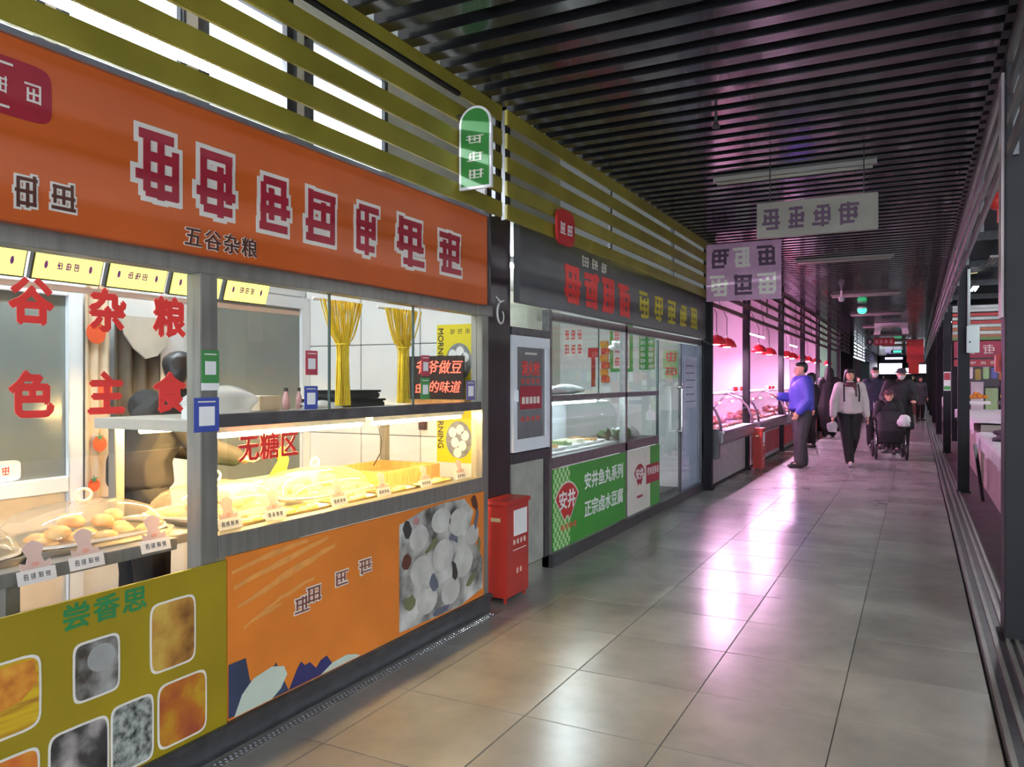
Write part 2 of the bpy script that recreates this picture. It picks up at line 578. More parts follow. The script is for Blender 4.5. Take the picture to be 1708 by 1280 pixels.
# unlit tube lamps across the ceiling
for i in range(8):
    y = 6.78 + 5.16 * i
    t = thing('ceiling_lamp', 'unlit tube lamp fixed across the black ceiling battens', 'lamp', (-.92, y, 3.13), group='ceiling tube lamps')
    MB().box(-1.56, -.28, y - .02, y + .02, 3.165, 3.2).build('housing', M('lamp_housing', (.30, .28, .25), .4, noise=.05), t)
    MB().tube([(-1.53, y, 3.15), (-.31, y, 3.15)], .016, 8).build('tube', offtube, t, smooth=True)
# fluorescent batten above the first stall (seen through the yellow slats)
t = thing('fluorescent_lamp', 'bright fluorescent lamp hung above the first stall behind the yellow slats', 'lamp', (-3.5, 2.2, 3.12))
MB().box(-3.56, -3.44, 1.2, 3.15, 3.22, 3.27).build('housing', white, t)
for dx in (-.035, .035):
    MB().tube([(-3.5 + dx, 1.25, 3.20), (-3.5 + dx, 3.1, 3.20)], .018, 8).build('tube', cool, t, smooth=True)
for dy in (1.5, 2.9):
    MB().tube([(-3.5, dy, 3.27), (-3.5, dy, 4.7)], .006, 6).build('hanger_rod', dsteel, t)

# ================================================================== STALL 1: the grain and pastry counter
fK = FX(XK)
# --- orange shop sign
sg = thing('shop_sign', 'long orange shop sign with red characters outlined in white above the pastry counter', 'sign', (-2.36, 1.9, 1.92))
MB().box(-2.44, -2.34, -.6, 4.17, 1.915, 2.455).build('panel', orange, sg, bevel=.004)
fs = FX(-2.34)
MB().rbox(fs, 4.17, 4.19, 1.915, 2.475, -.1, .012).build('trim', dsteel, sg)
MB().rbox(fs, -.6, 4.17, 2.455, 2.475, -.1, .012).build('trim', M('aluminium', (.6, .63, .68), .3, .8, noise=.1), sg)
cells = [(1.74, 1.93, 2.06, 2.32, 6), (1.99, 2.19, 2.06, 2.32, 12), (2.27, 2.47, 2.05, 2.30, 3), (2.56, 2.77, 2.05, 2.30, 4), (2.88, 3.08, 2.05, 2.30, 5), (3.22, 3.48, 2.04, 2.30, 8), (3.62, 3.86, 2.04, 2.29, 9)]
for a0, a1, b0_, b1_, sd in cells:
    strokes('lettering', deepred, sg, fs, a0, a1, b0_, b1_, sd, .001, .004, 4, .20, pale)
strokes('lettering', brownp, sg, fs, 1.34, 1.42, 1.96, 2.06, 21, .001, .003, 3, .16, pale)
strokes('lettering', brownp, sg, fs, 1.45, 1.53, 1.96, 2.06, 22, .001, .003, 3, .16, pale)
MB().poly(fs, ellipse(1.35, 2.305, .105, .085, 28, 0, 5), .001, .0025).build('emblem', deepred, sg)
MB().rbox(fs, 1.27, 1.34, 2.365, 2.372, .0026, .0034).build('emblem_line', pale, sg)
MB().rbox(fs, 1.27, 1.33, 2.240, 2.247, .0026, .0034).build('emblem_line', pale, sg)
strokes('lettering', pale, sg, fs, 1.285, 1.325, 2.28, 2.33, 31, .0026, .0034, 3, .14)
strokes('lettering', pale, sg, fs, 1.37, 1.43, 2.27, 2.34, 33, .0026, .0034, 3, .14)
text('lettering_outline', '五谷杂粮', pale, sg, fs, 2.11, 1.968, .078, .001, .004, 1.08, -.0, spacing=1.12)
text('lettering', '五谷杂粮', brownp, sg, fs, 2.11, 1.968, .078, .0035, .0008, 1.08, -.0, spacing=1.12)
# --- counter frame
frm = thing('pastry_counter', 'brushed steel frame of the pastry counter with posts and rails', 'counter', (-2.42, 2.4, 0))
def kb(name, y0, y1, z0, z1, x0=-2.46, x1=-2.40, m=steel, bev=.003, par=None):
    return MB().box(x0, x1, y0, y1, z0, z1).build(name, m, par or frm, bevel=bev)
kb('top_beam', -.6, 4.32, 1.855, 1.922, -2.47, -2.385)
kb('post', 2.055, 2.135, 0, 1.855, -2.47, -2.39)
kb('post', 4.19, 4.27, 0, 1.855, -2.47, -2.39)
kb('post', .3, .38, 0, 1.855, -2.47, -2.39)
kb('shelf_rail', 2.135, 4.19, 1.268, 1.318, -2.47, -2.395, M('rail_grey', (.13, .12, .12), .25, .4, noise=.25, scale=9))
kb('counter_rail', 2.135, 4.19, .765, .85, -2.46, -2.385)
kb('counter_rail', .38, 2.055, .80, .845, -2.60, -2.52, steel)
kb('back_post', 2.20, 2.245, .85, 1.25, -3.14, -3.09)
kb('back_post', 4.14, 4.185, .85, 1.25, -3.14, -3.09)
kb('case_rail', 2.135, 2.20, 1.245, 1.29, -3.14, -2.47, M('pale_rail', (.42, .40, .36), .5, noise=.1))
kb('counter_bed', .38, 4.19, .80, .838, -3.16, -2.60, M('case_bed_steel', (.55, .53, .48), .35, .6, noise=.15))
kb('shelf', 2.202, 4.19, 1.262, 1.29, -3.14, -2.47, M('case_shelf', (.40, .38, .35), .4, .5, noise=.1))
kb('counter_leg', 1.44, 1.485, 0, .80, -2.60, -2.555)
kb('plinth', .0, 4.27, 0, .085, -2.45, -2.375, dsteel)
kb('plinth_lip', .0, 4.27, .085, .115, -2.43, -2.36, dsteel)
st = MB()
for i in range(104):
    y = 1.62 + i * .025
    st.lathe([(.0075, .004), (.005, .009), (0, .0095)], (-2.335, y, 0), 6)
    st.lathe([(.0075, .004), (.005, .009), (0, .0095)], (-2.315, y + .0125, 0), 6)
ds = thing('studded_strip', 'studded metal floor strip at the foot of the pastry counter', 'strip', (-2.325, 2.9, 0))
MB().box(-2.355, -2.30, 1.2, 4.3, .001, .005).build('strip_plate', steel, ds)
tag(st.build('studs', chrome, ds, recalc=False), kind='stuff')
# --- glass of the counter
gz = thing('counter_glazing', 'clear glass panes in the steel frame of the pastry counter', 'glazing', (-2.43, 2.4, .85))
MB().box(-2.433, -2.427, .38, 2.055, 1.20, 1.855).build('pane', pane, gz)
for ya, yb in ((2.135, 2.82), (2.823, 3.50), (3.503, 4.19)):
    MB().box(-2.433, -2.427, ya, yb, 1.318, 1.855).build('pane', pane, gz)
MB().box(-2.433, -2.427, 2.135, 4.19, .85, 1.268).build('pane', pane, gz)
for y in (2.8215, 3.5015):
    MB().box(-2.436, -2.424, y - .003, y + .003, 1.318, 1.855).build('pane_edge', M('glass_edge', (.05, .08, .07), .2, noise=.1), gz)
fg = FX(-2.427)
for ch, a, b in (('谷', 1.445, 1.685), ('杂', 1.70, 1.675), ('粮', 1.945, 1.67), ('色', 1.445, 1.395), ('主', 1.695, 1.395), ('食', 1.945, 1.395)):
    text('lettering', ch, redlit, gz, fg, a, b, .150, .002, .0062, .93)
text('lettering', '无糖区', redlit, gz, fg, 2.44, 1.165, .115, .002, .003, .98, spacing=1.06)
# --- payment cards on glass and posts (codes left blank)
def card(y0, y1, z0, z1, mat, label, x=-2.389, foot=True):
    t = thing('payment_card', label, 'card', (x, (y0 + y1) / 2, z0))
    f = FX(x)
    MB().rbox(f, y0, y1, z0, z1, 0, .003).build('board', mat, t)
    h, w = z1 - z0, y1 - y0
    q = w * .31
    cz = z0 + h * .46
    MB().rbox(f, (y0 + y1) / 2 - q, (y0 + y1) / 2 + q, cz - q, cz + q, .003, .004).build('blank_panel', paper, t)
    MB().rbox(f, y0 + w * .15, y1 - w * .15, z1 - h * .14, z1 - h * .10, .003, .004).build('print_line', pale, t)
    if foot:
        MB().rbox(f, y0, y1, z0 - h * .22, z0, 0, .003).build('footer', paper, t)
cgreen = M('card_green', (.06, .26, .07), .4, noise=.06)
cblue = M('card_blue', (.05, .08, .35), .4, noise=.06)
cred = M('card_red', (.45, .05, .08), .4, noise=.06)
card(2.055, 2.137, 1.44, 1.565, cgreen, 'green payment card on the steel post beside the red window lettering')
card(2.02, 2.137, 1.255, 1.385, cblue, 'blue payment card on the steel post below the green card', foot=False)
card(2.658, 2.735, 1.475, 1.585, cred, 'red payment card on the glass left of the tied string curtains', -2.4265, False)
card(2.65, 2.735, 1.32, 1.425, cblue, 'blue payment card on the glass just above the shelf rail', -2.4265, False)
card(3.575, 3.655, 1.475, 1.59, cred, 'red payment card on the glass before the black neon board', -2.4265, False)
card(3.57, 3.655, 1.345, 1.465, cgreen, 'green payment card on the glass before the black neon board', -2.4265, False)
card(4.06, 4.16, 1.33, 1.45, M('card_violet', (.16, .12, .30), .4, noise=.06), 'violet payment card at the end post of the pastry counter', -2.4265, False)
# --- lower posters
pp = thing('poster_panel', 'yellow poster panel with green characters and food pictures under the counter', 'poster', (-2.37, 1.3, .1))
fp = FX(-2.378)
MB().rbox(fp, .2, 2.165, .10, .752, -.012, 0).build('panel', yellow, pp)
text('lettering', '尝香思', M('green_ink', (.02, .20, .06), .5, noise=.1), pp, fp, 1.66, .692, .088, .001, .002, 1.12, .0, spacing=1.12)
def photo_card(a0, a1, b0_, b1_, mat, name='food_picture', extra=None):
    g = .008
    MB().poly(fp, ellipse((a0 + a1) / 2, (b0_ + b1_) / 2, (a1 - a0) / 2 + g, (b1_ - b0_) / 2 + g, 28, 0, 7), .001, .002).build('picture_border', pale, pp)
    c = MB().poly(fp, ellipse((a0 + a1) / 2, (b0_ + b1_) / 2, (a1 - a0) / 2, (b1_ - b0_) / 2, 28, 0, 7), .002, .003).build(name, mat, pp)
    return c
cake_top = food('print_cake_top', [(.35, .10, .01), (.60, .22, .02), (.70, .36, .04)], 16)
cake_side = food('print_cake_side', [(.62, .42, .01), (.55, .33, .01), (.34, .16, .01)], 5, stretch=(1, 1, 9))
photo_card(1.16, 1.435, .40, .615, cake_side)
MB().poly(fp, [(1.17, .50), (1.20, .60), (1.42, .605), (1.43, .53), (1.38, .49), (1.28, .47)], .003, .0035).build('cake_print', cake_top, pp)
photo_card(1.55, 1.70, .42, .60, food('print_grey_food', [(.05, .04, .03), (.26, .25, .23), (.42, .42, .40)], 9))
MB().poly(fp, ellipse(1.64, .54, .05, .045), .003, .0035).build('bun_print', M('print_grey', (.34, .34, .32), .5, noise=.2), pp)
photo_card(1.83, 2.01, .42, .655, food('print_amber_food', [(.16, .06, .01), (.42, .20, .03), (.55, .36, .06)], 8))
photo_card(1.86, 2.06, .14, .36, food('print_red_food', [(.50, .33, .01), (.42, .12, .01), (.30, .06, .02)], 7))
photo_card(1.47, 1.66, .13, .34, food('print_dark_food', [(.008, .008, .008), (.05, .045, .04), (.40, .36, .34)], 7))
photo_card(1.68, 1.83, .13, .35, food('print_seed_food', [(.02, .025, .02), (.22, .24, .21), (.42, .44, .40)], 40))
photo_card(1.28, 1.43, .14, .33, food('print_tart', [(.55, .10, .02), (.62, .22, .02), (.6, .40, .03)], 9))
op = thing('poster_panel', 'orange poster panel with brush strokes and bun pictures under the glass case', 'poster', (-2.37, 3.2, .1))
MB().rbox(fp, 2.17, 4.19, .12, .762, -.012, 0).build('panel', orange2, op)
br = [(2.19, .70, 2.62, .755, .022), (2.20, .64, 2.75, .74, .028), (2.30, .58, 2.80, .70, .030), (2.22, .56, 2.52, .63, .022), (2.36, .51, 2.66, .58, .020), (2.25, .47, 2.46, .515, .016)]
rnd = random.Random(5)
for i, (a0, b0_, a1, b1_, w) in enumerate(br):
    top = [(a0 + (a1 - a0) * k / 6, b0_ + (b1_ - b0_) * k / 6 + w * (.5 - abs(k / 6 - .45)) + rnd.uniform(-.004, .004)) for k in range(7)]
    bot = [(a, b - w * (1 - abs(k / 6 - .5)) - rnd.uniform(0, .005)) for k, (a, b) in reversed(list(enumerate(top)))]
    MB().poly(fp, top + bot, .0006 + .0001 * i, .0012 + .0001 * i).build('brush_stroke', orange_l, op)
MB().poly(fp, [(2.172, .13), (2.172, .34), (2.26, .34), (2.28, .25), (2.33, .16), (2.36, .125)], .001, .002).build('mountain_print', navy, op)
MB().poly(fp, [(2.34, .125), (2.40, .24), (2.425, .27), (2.46, .20), (2.50, .125)], .001, .0021).build('mountain_print', navy, op)
MB().poly(fp, [(2.50, .125), (2.55, .20), (2.575, .225), (2.60, .20), (2.63, .205), (2.67, .165), (2.70, .19), (2.74, .20), (2.80, .125)], .001, .0019).build('mountain_print', M('indigo_print', (.03, .03, .12), .5, noise=.2), op)
MB().poly(fp, [(2.20, .125), (2.24, .20), (2.30, .245), (2.40, .26), (2.47, .24), (2.49, .20), (2.45, .15), (2.40, .125)], .0022, .003).build('cloud_print', mint, op)
MB().poly(fp, [(2.70, .125), (2.78, .155), (2.88, .16), (2.95, .14), (2.98, .125)], .0022, .003).build('cloud_print', mint, op)
for a, b, r_, sd in ((2.58, .47, .05, 1), (2.66, .50, .05, 2), (2.84, .53, .05, 3), (3.02, .55, .05, 5)):
    strokes('lettering', M('print_maroon', (.20, .06, .04), .5, noise=.1), op, fp, a - r_, a + r_, b - r_ * .8, b + r_ * .8, sd + 40, .001, .002, 3, .15, pale)
# bowl and buns collage at the right of the poster
MB().poly(fp, [(3.30, .14), (3.30, .70), (3.52, .745), (3.75, .755), (3.95, .75), (4.06, .66), (4.0, .55), (4.10, .44), (4.17, .35), (4.17, .17), (3.9, .125)], .001, .0022).build('bun_picture', food('print_bun_collage', [(.05, .045, .04), (.34, .34, .31), (.58, .58, .54)], 6), op)
for a, b, ra, rb in ((3.48, .60, .09, .07), (3.70, .66, .10, .07), (3.88, .62, .10, .08), (3.50, .42, .10, .08), (3.72, .46, .11, .09), (3.94, .38, .11, .09), (4.05, .52, .07, .06), (3.56, .24, .10, .07), (3.80, .24, .10, .08)):
    MB().poly(fp, ellipse(a, b, ra, rb, 18), .0024, .0032).build('bun_print', M('print_white_bun', (.50, .50, .46), .5, noise=.22, scale=9), op)
rnd = random.Random(77)
blot = [dark, M('print_olive', (.16, .17, .08), .5, noise=.2), M('print_slate', (.12, .13, .17), .5, noise=.2), brownp, M('print_rose', (.42, .20, .20), .5, noise=.2)]
for i, (a, b, ra, rb, ro) in enumerate(((3.37, .66, .035, .055, .2), (3.60, .535, .07, .025, .5), (3.83, .535, .06, .025, -.3), (4.07, .71, .03, .06, .5), (3.62, .33, .04, .05, .8), (3.39, .27, .05, .04, .3), (4.03, .25, .06, .03, .4), (4.09, .60, .02, .07, -.2), (3.36, .50, .04, .04, .1), (3.45, .70, .03, .02, .1), (3.84, .35, .025, .06, .3), (4.12, .45, .02, .05, .1), (3.70, .155, .09, .02, .1))):
    pts = [(x + rnd.uniform(-.010, .010), y + rnd.uniform(-.010, .010)) for x, y in ellipse(a, b, ra, rb, 9, ro)]
    MB().poly(fp, pts, .0034, .0040).build('garnish_print', blot[i % 5 if i > 5 else (0, 1, 2, 3, 2, 1)[i]], op)
# --- warm lamps inside the glass case
for ya, yb in ((2.20, 3.14), (3.20, 4.10)):
    t = thing('case_lamp', 'warm white tube lamp under the shelf of the glass pastry case', 'lamp', (-2.49, (ya + yb) / 2, 1.22), group='case lamps')
    MB().box(-2.515, -2.472, ya, yb, 1.252, 1.262).build('housing', white, t)
    MB().box(-2.472, -2.468, ya, yb, 1.240, 1.262).build('front_lip', white, t)
    MB().tube([(-2.485, ya + .02, 1.230), (-2.485, yb - .02, 1.230)], .012, 8).build('tube', warm, t, smooth=True)
t = thing('case_lamp', 'warm white tube lamp at the back of the glass pastry case', 'lamp', (-2.98, 2.7, 1.22))
MB().box(-3.00, -2.96, 2.22, 3.6, 1.245, 1.262).build('housing', white, t)
MB().tube([(-2.98, 2.24, 1.232), (-2.98, 3.58, 1.232)], .012, 8).build('tube', warm, t, smooth=True)
# --- trays, breads and clear domes
def dome_tray(cx, cy, hl, hw, label_t, label_d, food_mat, kind, n, seed, covered=True):
    z = .838
    t = tag(MB().lathe([(.9, z + .004), (1.0, z + .03), (1.02, z + .03), (.93, z), (.90, z)], (cx, cy, 0), 32, (hw, hl), 6).build('metal_tray', M('tray_steel', (.62, .60, .55), .25, .9, noise=.1), smooth=False), label_t, 'tray')
    rnd = random.Random(seed)
    k = 0
    for i in range(n):
        lay = 0 if i < n * .65 else 1
        for _ in range(40):
            px, py = cx + rnd.uniform(-.62, .62) * hw, cy + rnd.uniform(-.72, .72) * hl
            if all((px - q[0]) ** 2 + (py - q[1]) ** 2 > .0062 or q[2] != lay for q in PL[seed]):
                break
        else:
            continue
        PL[seed].append((px, py, lay))
        r = rnd.uniform(.042, .052)
        zz = z + .006 + lay * .042
        o = MB().lathe([(r * .82, 0), (r, r * .28), (r * .93, r * .6), (r * .6, r * .9), (0, r)], (0, 0, 0), 14).build(kind, food_mat, smooth=True)
        o.location = (px, py, zz)
        o.rotation_euler = (rnd.uniform(-.2, .2), rnd.uniform(-.2, .2), rnd.uniform(0, 6))
        tag(o, {1: 'golden bread roll on the tray at the entrance end of the counter', 2: 'golden bread roll on the tray before the tomato curtain', 3: 'pale yellow steamed bun on the tray under the red sugar free lettering', 4: 'pale yellow steamed bun on the tray under the tied string curtains'}[seed], 'bread', kind + 's set ' + str(seed))
    if covered:
        d = thing('food_dome', label_d, 'dome', (cx, cy, z + .03))
        prof = [(1.0, z + .031), (.985, z + .05), (.93, z + .085), (.80, z + .118), (.58, z + .142), (.30, z + .155), (0.0, z + .158)]
        MB().lathe(prof, (cx, cy, 0), 40, (hw, hl), 3.2).build('cover', dome_m, d, smooth=True)
        MB().lathe([(1.012, z + .031), (1.012, z + .040), (.992, z + .040), (.992, z + .031)], (cx, cy, 0), 40, (hw, hl), 3.2).build('rim', M('acrylic_rim', (.75, .72, .62), .2, noise=.05), d, smooth=False)
        ring = [(cx, cy + .032 * math.cos(a), z + .178 + .024 * math.sin(a)) for a in [2 * PI * i / 16 for i in range(16)]]
        MB().tube(ring, .006, 8, closed=True).build('handle', M('handle_plastic', (.8, .74, .6), .3, noise=.05), d, smooth=True)
PL = {i: [] for i in range(20)}
dome_tray(-2.80, 1.30, .28, .19, 'steel tray of yellow buns at the entrance end of the counter', 'clear dome lid over the tray at the entrance end of the counter', bread, 'bread_roll', 9, 1)
dome_tray(-2.80, 1.86, .29, .19, 'steel tray of orange breads before the tomato curtain', 'clear dome lid over orange breads before the tomato curtain', bread, 'bread_roll', 13, 2)
dome_tray(-2.82, 2.50, .28, .20, 'steel tray of pale buns just inside the lit glass case', 'clear dome lid over the buns under the red sugar free lettering', bun, 'steamed_bun', 12, 3)
dome_tray(-2.82, 3.16, .32, .20, 'steel tray of pale buns under the tied string curtains', 'clear dome lid over the buns under the tied string curtains', bun, 'steamed_bun', 14, 4)
# smaller flat trays along the glass
for i, (y, l) in enumerate([(2.36, .16), (2.72, .16), (3.08, .16), (3.44, .15), (3.80, .17)]):
    tr = tag(MB().lathe([(.92, .842), (1.0, .862), (1.04, .862), (.96, .838), (.92, .838)], (-2.53, y, 0), 28, (.07, l), 6).build('shallow_tray', M('tray_gilt', (.62, .46, .22), .3, .8, noise=.1)),
             'shallow gilt tray of flat cakes set along the case glass', 'tray', 'shallow trays along the glass')
    for k in range(4):
        tag(MB().lathe([(.026, .844), (.03, .853), (.026, .863), (0, .866)], (-2.53 + .012 * (-1) ** k, y - l * .7 + l * .46 * k, 0), 12).build('flat_cake', bread if i % 2 else bun, smooth=True),
            'small flat cake lying in a shallow gilt tray by the glass', 'cake', 'flat cakes in shallow trays')
# bamboo crate, cartons
cr_ = thing('wooden_crate', 'shallow wooden crate with slatted base at the far end of the glass case', 'crate', (-2.9, 3.86, .84))
for x0, x1, y0, y1 in ((-3.12, -2.66, 3.55, 3.575), (-3.12, -2.66, 4.105, 4.13), (-3.12, -3.095, 3.575, 4.105), (-2.685, -2.66, 3.575, 4.105)):
    MB().box(x0, x1, y0, y1, .84, .93).build('side_board', wood, cr_, bevel=.003)
for i in range(12):
    y = 3.59 + i * .0435
    MB().box(-3.095, -2.685, y, y + .032, .872, .884).build('slat', wood, cr_)
MB().box(-3.09, -2.69, 3.58, 4.10, .842, .85).build('base_board', wood, cr_)
c = thing('carton', 'flat white carton with yellow printed lid at the back of the case', 'box', (-3.05, 2.9, .84))
MB().box(-3.14, -3.035, 2.62, 3.42, .84, .93).build('body', paper, c, bevel=.003)
MB().box(-3.137, -3.037, 2.64, 3.2, .930, .934).build('lid_print', lgreen, c)
o = MB().poly(FX(-3.05), [(3.06, .94), (3.13, 1.02), (3.10, 1.05), (3.16, 1.10), (3.20, 1.02), (3.17, .94)], 0, .012).build('folded_card', M('yellow_card', (.6, .5, .03), .5, noise=.1))
tag(o, 'folded yellow card standing on the flat white carton', 'card')
# --- price tags: cut-out cards with a cap-shaped top
tagm = M('tag_card', (.70, .66, .62), .5, noise=.06)
tagp = M('tag_pink', (.62, .30, .22), .5, noise=.1)
def price_tag(y, z, x, s, lab):
    t = thing('price_tag', lab, 'price tag', (x, y, z), group='price tags')
    f = FX(x)
    lean = Fr((x, y, z), (0, 1, 0), Vector((-.25, 0, .97)).normalized(), Vector((.97, 0, .25)).normalized())
    MB().rbox(lean, -.062 * s, .062 * s, 0, .045 * s, 0, .003).build('plate', tagm, t)
    pts = [(-.048, .045), (-.05, .07), (-.03, .062), (-.022, .085), (-.03, .10), (-.034, .118), (-.018, .13), (0, .136), (.018, .13), (.034, .118), (.03, .10), (.022, .085), (.03, .062), (.05, .07), (.048, .045)]
    MB().poly(lean, [(a * s, b * s) for a, b in pts], 0, .0025).build('cutout', M('tag_cutout', (.60, .42, .36), .5, noise=.12), t)
    MB().poly(lean, ellipse(0, .060 * s, .013 * s, .008 * s, 10), .0025, .0035).build('print', tagp, t)
    for k in range(4):
        strokes('lettering', dark, t, lean, (-.045 + .024 * k) * s, (-.027 + .024 * k) * s, .012 * s, .034 * s, 60 + k, .003, .0036, 3, .12)
for i, (y, z) in enumerate([(1.51, .80), (1.68, .81), (1.95, .815)]):
    price_tag(y, z, -2.505, 1.0, 'white price tag clipped on the open counter rail before the breads')
for i, y in enumerate([2.25, 2.50, 2.92, 3.27, 3.66, 4.04]):
    price_tag(y, .852, -2.448, .98 - .02 * i, 'white price tag standing inside the lit case glass')
# --- lit yellow menu boxes
for i in range(6):
    y0 = 1.28 + .34 * i
    t = thing('menu_lightbox', 'lit yellow menu box with purple characters hung inside the pastry stall', 'sign', (-3.3, y0 + .15, 1.88), group='menu light boxes')
    tilt = Fr((-3.30, y0, 1.885), (0, 1, 0), Vector((.30, 0, .95)).normalized(), Vector((.95, 0, -.30)).normalized())
    MB().rbox(tilt, 0, .315, -.008, .132, -.03, -.002).build('frame', dsteel, t, bevel=.002)
    MB().rbox(tilt, .008, .307, 0, .125, -.002, .002).build('face', ylight, t)
    for k in range(2):
        MB().poly(tilt, ellipse(.055 + .2 * k, .062, .008, .018, 10), .002, .003).build('bracket_print', purple, t)
    for k in range(3):
        strokes('lettering', purple, t, tilt, .10 + .038 * k, .13 + .038 * k, .045, .082, 70 + i * 5 + k, .002, .003, 3, .22)
rail = tag(MB().box(-3.36, -3.33, .9, 3.6, 1.845, 1.87).build('hanging_rail', white), 'pale rail carrying the yellow menu boxes inside the stall', 'rail')
# --- stall back wall, sliding doors, curtain
XB = -4.2
sw = struct('wall_stall_back', MB().box(-4.28, XB, -.5, 4.75, 0, 2.35), white)
fb_ = FX(XB)
def door(name, y0, y1, z0, z1, gmat, label_n, zmid=None):
    d = thing(name, None, None, (XB, (y0 + y1) / 2, z0), kind='structure')
    w = .085
    m_ = MB().rbox(fb_, y0, y0 + w, z0, z1, .002, .05).rbox(fb_, y1 - w, y1, z0, z1, .002, .05).rbox(fb_, y0 + w, y1 - w, z1 - w, z1, .002, .05).rbox(fb_, y0 + w, y1 - w, z0, z0 + w, .002, .05)
    if zmid: m_.rbox(fb_, y0 + w, y1 - w, zmid - w / 2, zmid + w / 2, .002, .05)
    m_.build('door_frame', wframe, d, bevel=.004)
    MB().rbox(fb_, y0 + w, y1 - w, (zmid + w / 2) if zmid else z0 + w, z1 - w, .004, .02).build('pane', gmat, d)
    if zmid: MB().rbox(fb_, y0 + w, y1 - w, z0 + w, zmid - w / 2, .004, .02).build('lower_panel', M('beige_panel', (.62, .55, .44), .5, noise=.05), d)
    return d
frosted = M('grey_green_door_glass', (.20, .225, .21), .16, noise=.16, scale=1.6)
d1 = door('door_1', 1.55, 2.76, .05, 2.0, frosted, '', .88)
for k in range(3):
    strokes('lettering', redlit, d1, fb_, 2.22 + .055 * k, 2.265 + .055 * k, .955, 1.005, 110 + k, .0245, .026, 3, .13)
MB().poly(fb_, ellipse(2.30, .98, .13, .055, 24, 0, 6), .0205, .024).build('sticker', paper, d1)
d2 = door('door_2', 3.50, 4.60, .05, 2.08, frosted, '')
struct('trim_1', MB().rbox(fb_, 3.27, 3.44, .05, 2.0, .002, .04), wframe)
cu = thing('cloth_curtain', 'beige curtain printed with orange tomatoes hung beside the white door', 'curtain', (-4.12, 2.84, .7))
cv = MB()
N = 12
for j, z in enumerate((.78, 1.2, 1.6, 2.0)):
    for i in range(N + 1):
        cv.v.append(Vector((-4.14 + .012 * math.sin(i * 1.3 + j * .3), 2.76 + .155 * i / N, z)))
cv.f = [[j * (N + 1) + i, j * (N + 1) + i + 1, (j + 1) * (N + 1) + i + 1, (j + 1) * (N + 1) + i] for j in range(3) for i in range(N)]
cl = cv.build('cloth', M('beige_cloth', (.60, .48, .34), .8, noise=.06), cu, smooth=True)
fc = FX(-4.12)
tomato = M('tomato_print', (.72, .10, .03), .6, noise=.08)
for a, b, ra in ((2.815, 1.72, .058), (2.87, 1.40, .045), (2.835, 1.09, .042), (2.80, .86, .035)):
    MB().poly(fc, ellipse(a, b, ra, ra * 1.08, 18, .3), 0, .003).build('tomato_print', tomato, cu)
    st_ = MB()
    for k in range(5):
        an = k * 2 * PI / 5 + .4
        st_.poly(fc, [(a + .006 * math.cos(an + 1.57), b + ra * .9 + .006 * math.sin(an + 1.57)), (a + .028 * math.cos(an), b + ra * .9 + .028 * math.sin(an)), (a - .006 * math.cos(an + 1.57), b + ra * .9 - .006 * math.sin(an + 1.57))], .0032 + .0002 * k, .0045 + .0002 * k)
    st_.build('stem_print', dgreen, cu)
bc = thing('doorway_curtain', 'dark brown doorway curtain hung behind the stall worker', 'curtain', (-4.15, 3.1, .6))
cv = MB()
N = 24
for j, z in enumerate((.55, .9, 1.3, 1.80)):
    for i in range(N + 1):
        cv.v.append(Vector((-4.14 + .02 * math.sin(i * .9 + j * .4), 2.93 + .33 * i / N, z)))
cv.f = [[j * (N + 1) + i, j * (N + 1) + i + 1, (j + 1) * (N + 1) + i + 1, (j + 1) * (N + 1) + i] for j in range(3) for i in range(N)]
cv.build('cloth', M('brown_cloth', (.085, .068, .05), .8, noise=.2, scale=6), bc, smooth=True)
MB().poly(FX(-4.11), [(2.95, 1.83), (3.27, 1.83), (3.26, 1.66), (3.20, 1.60), (3.12, 1.58), (3.04, 1.64), (2.98, 1.72)], 0, .012).build('folded_flap', M('pale_cloth', (.55, .51, .44), .7, noise=.1), bc)
# --- end wall of white panels
ew = struct('wall_stall_end', MB().box(-4.2, -2.60, 4.615, 4.66, 0, 2.35), gpanel)
fe = FY(4.615)
for i in range(3):
    x0 = -4.19 + .53 * i
    for z0, z1 in ((.05, 1.05), (1.056, 1.71), (1.716, 2.34)):
        MB().rbox(fe, x0, x0 + .524, z0, z1, 0, .012).build('panel', white, ew, bevel=.003)
fe = FY(4.603)
# poster with buns
po = thing('wall_poster', 'yellow poster of steamed buns lettered MORNING on the stall end wall', 'poster', (-2.8, 4.6, .9))
ypost = M('poster_yellow', (.72, .60, .012), .4, noise=.05)
MB().rbox(fe, -2.99, -2.66, .88, 1.84, .001, .003).build('sheet', ypost, po)
text('lettering', 'MORNING', dark, po, fe, -2.96, 1.67, .062, .004, .001, 1.0, -PI / 2)
text('lettering', 'MORNING', dark, po, fe, -2.96, 1.12, .062, .004, .001, 1.0, -PI / 2)
for k in range(3):
    strokes('lettering', dark, po, fe, -2.88 + .06 * k, -2.84 + .06 * k, 1.77, 1.81, 90 + k, .003, .004, 3, .12)
for zc in (1.58, 1.04):
    MB().poly(fe, ellipse(-2.81, zc, .105, .13, 22), .003, .0036).build('plate_print', M('grey_print', (.25, .26, .27), .5, noise=.4, scale=30), po)
    for a, b in ((-2.86, .05), (-2.80, .07), (-2.76, .03), (-2.84, -.02), (-2.78, -.04), (-2.82, -.09)):
        MB().poly(fe, ellipse(a, zc + b, .032, .036, 14), .0038, .0046).build('bun_print', paper, po)
MB().rbox(fe, -2.694, -2.690, 1.50, 1.73, .003, .004).rbox(fe, -2.706, -2.678, 1.71, 1.718, .003, .0042).build('fork_print', redbox_m, po)
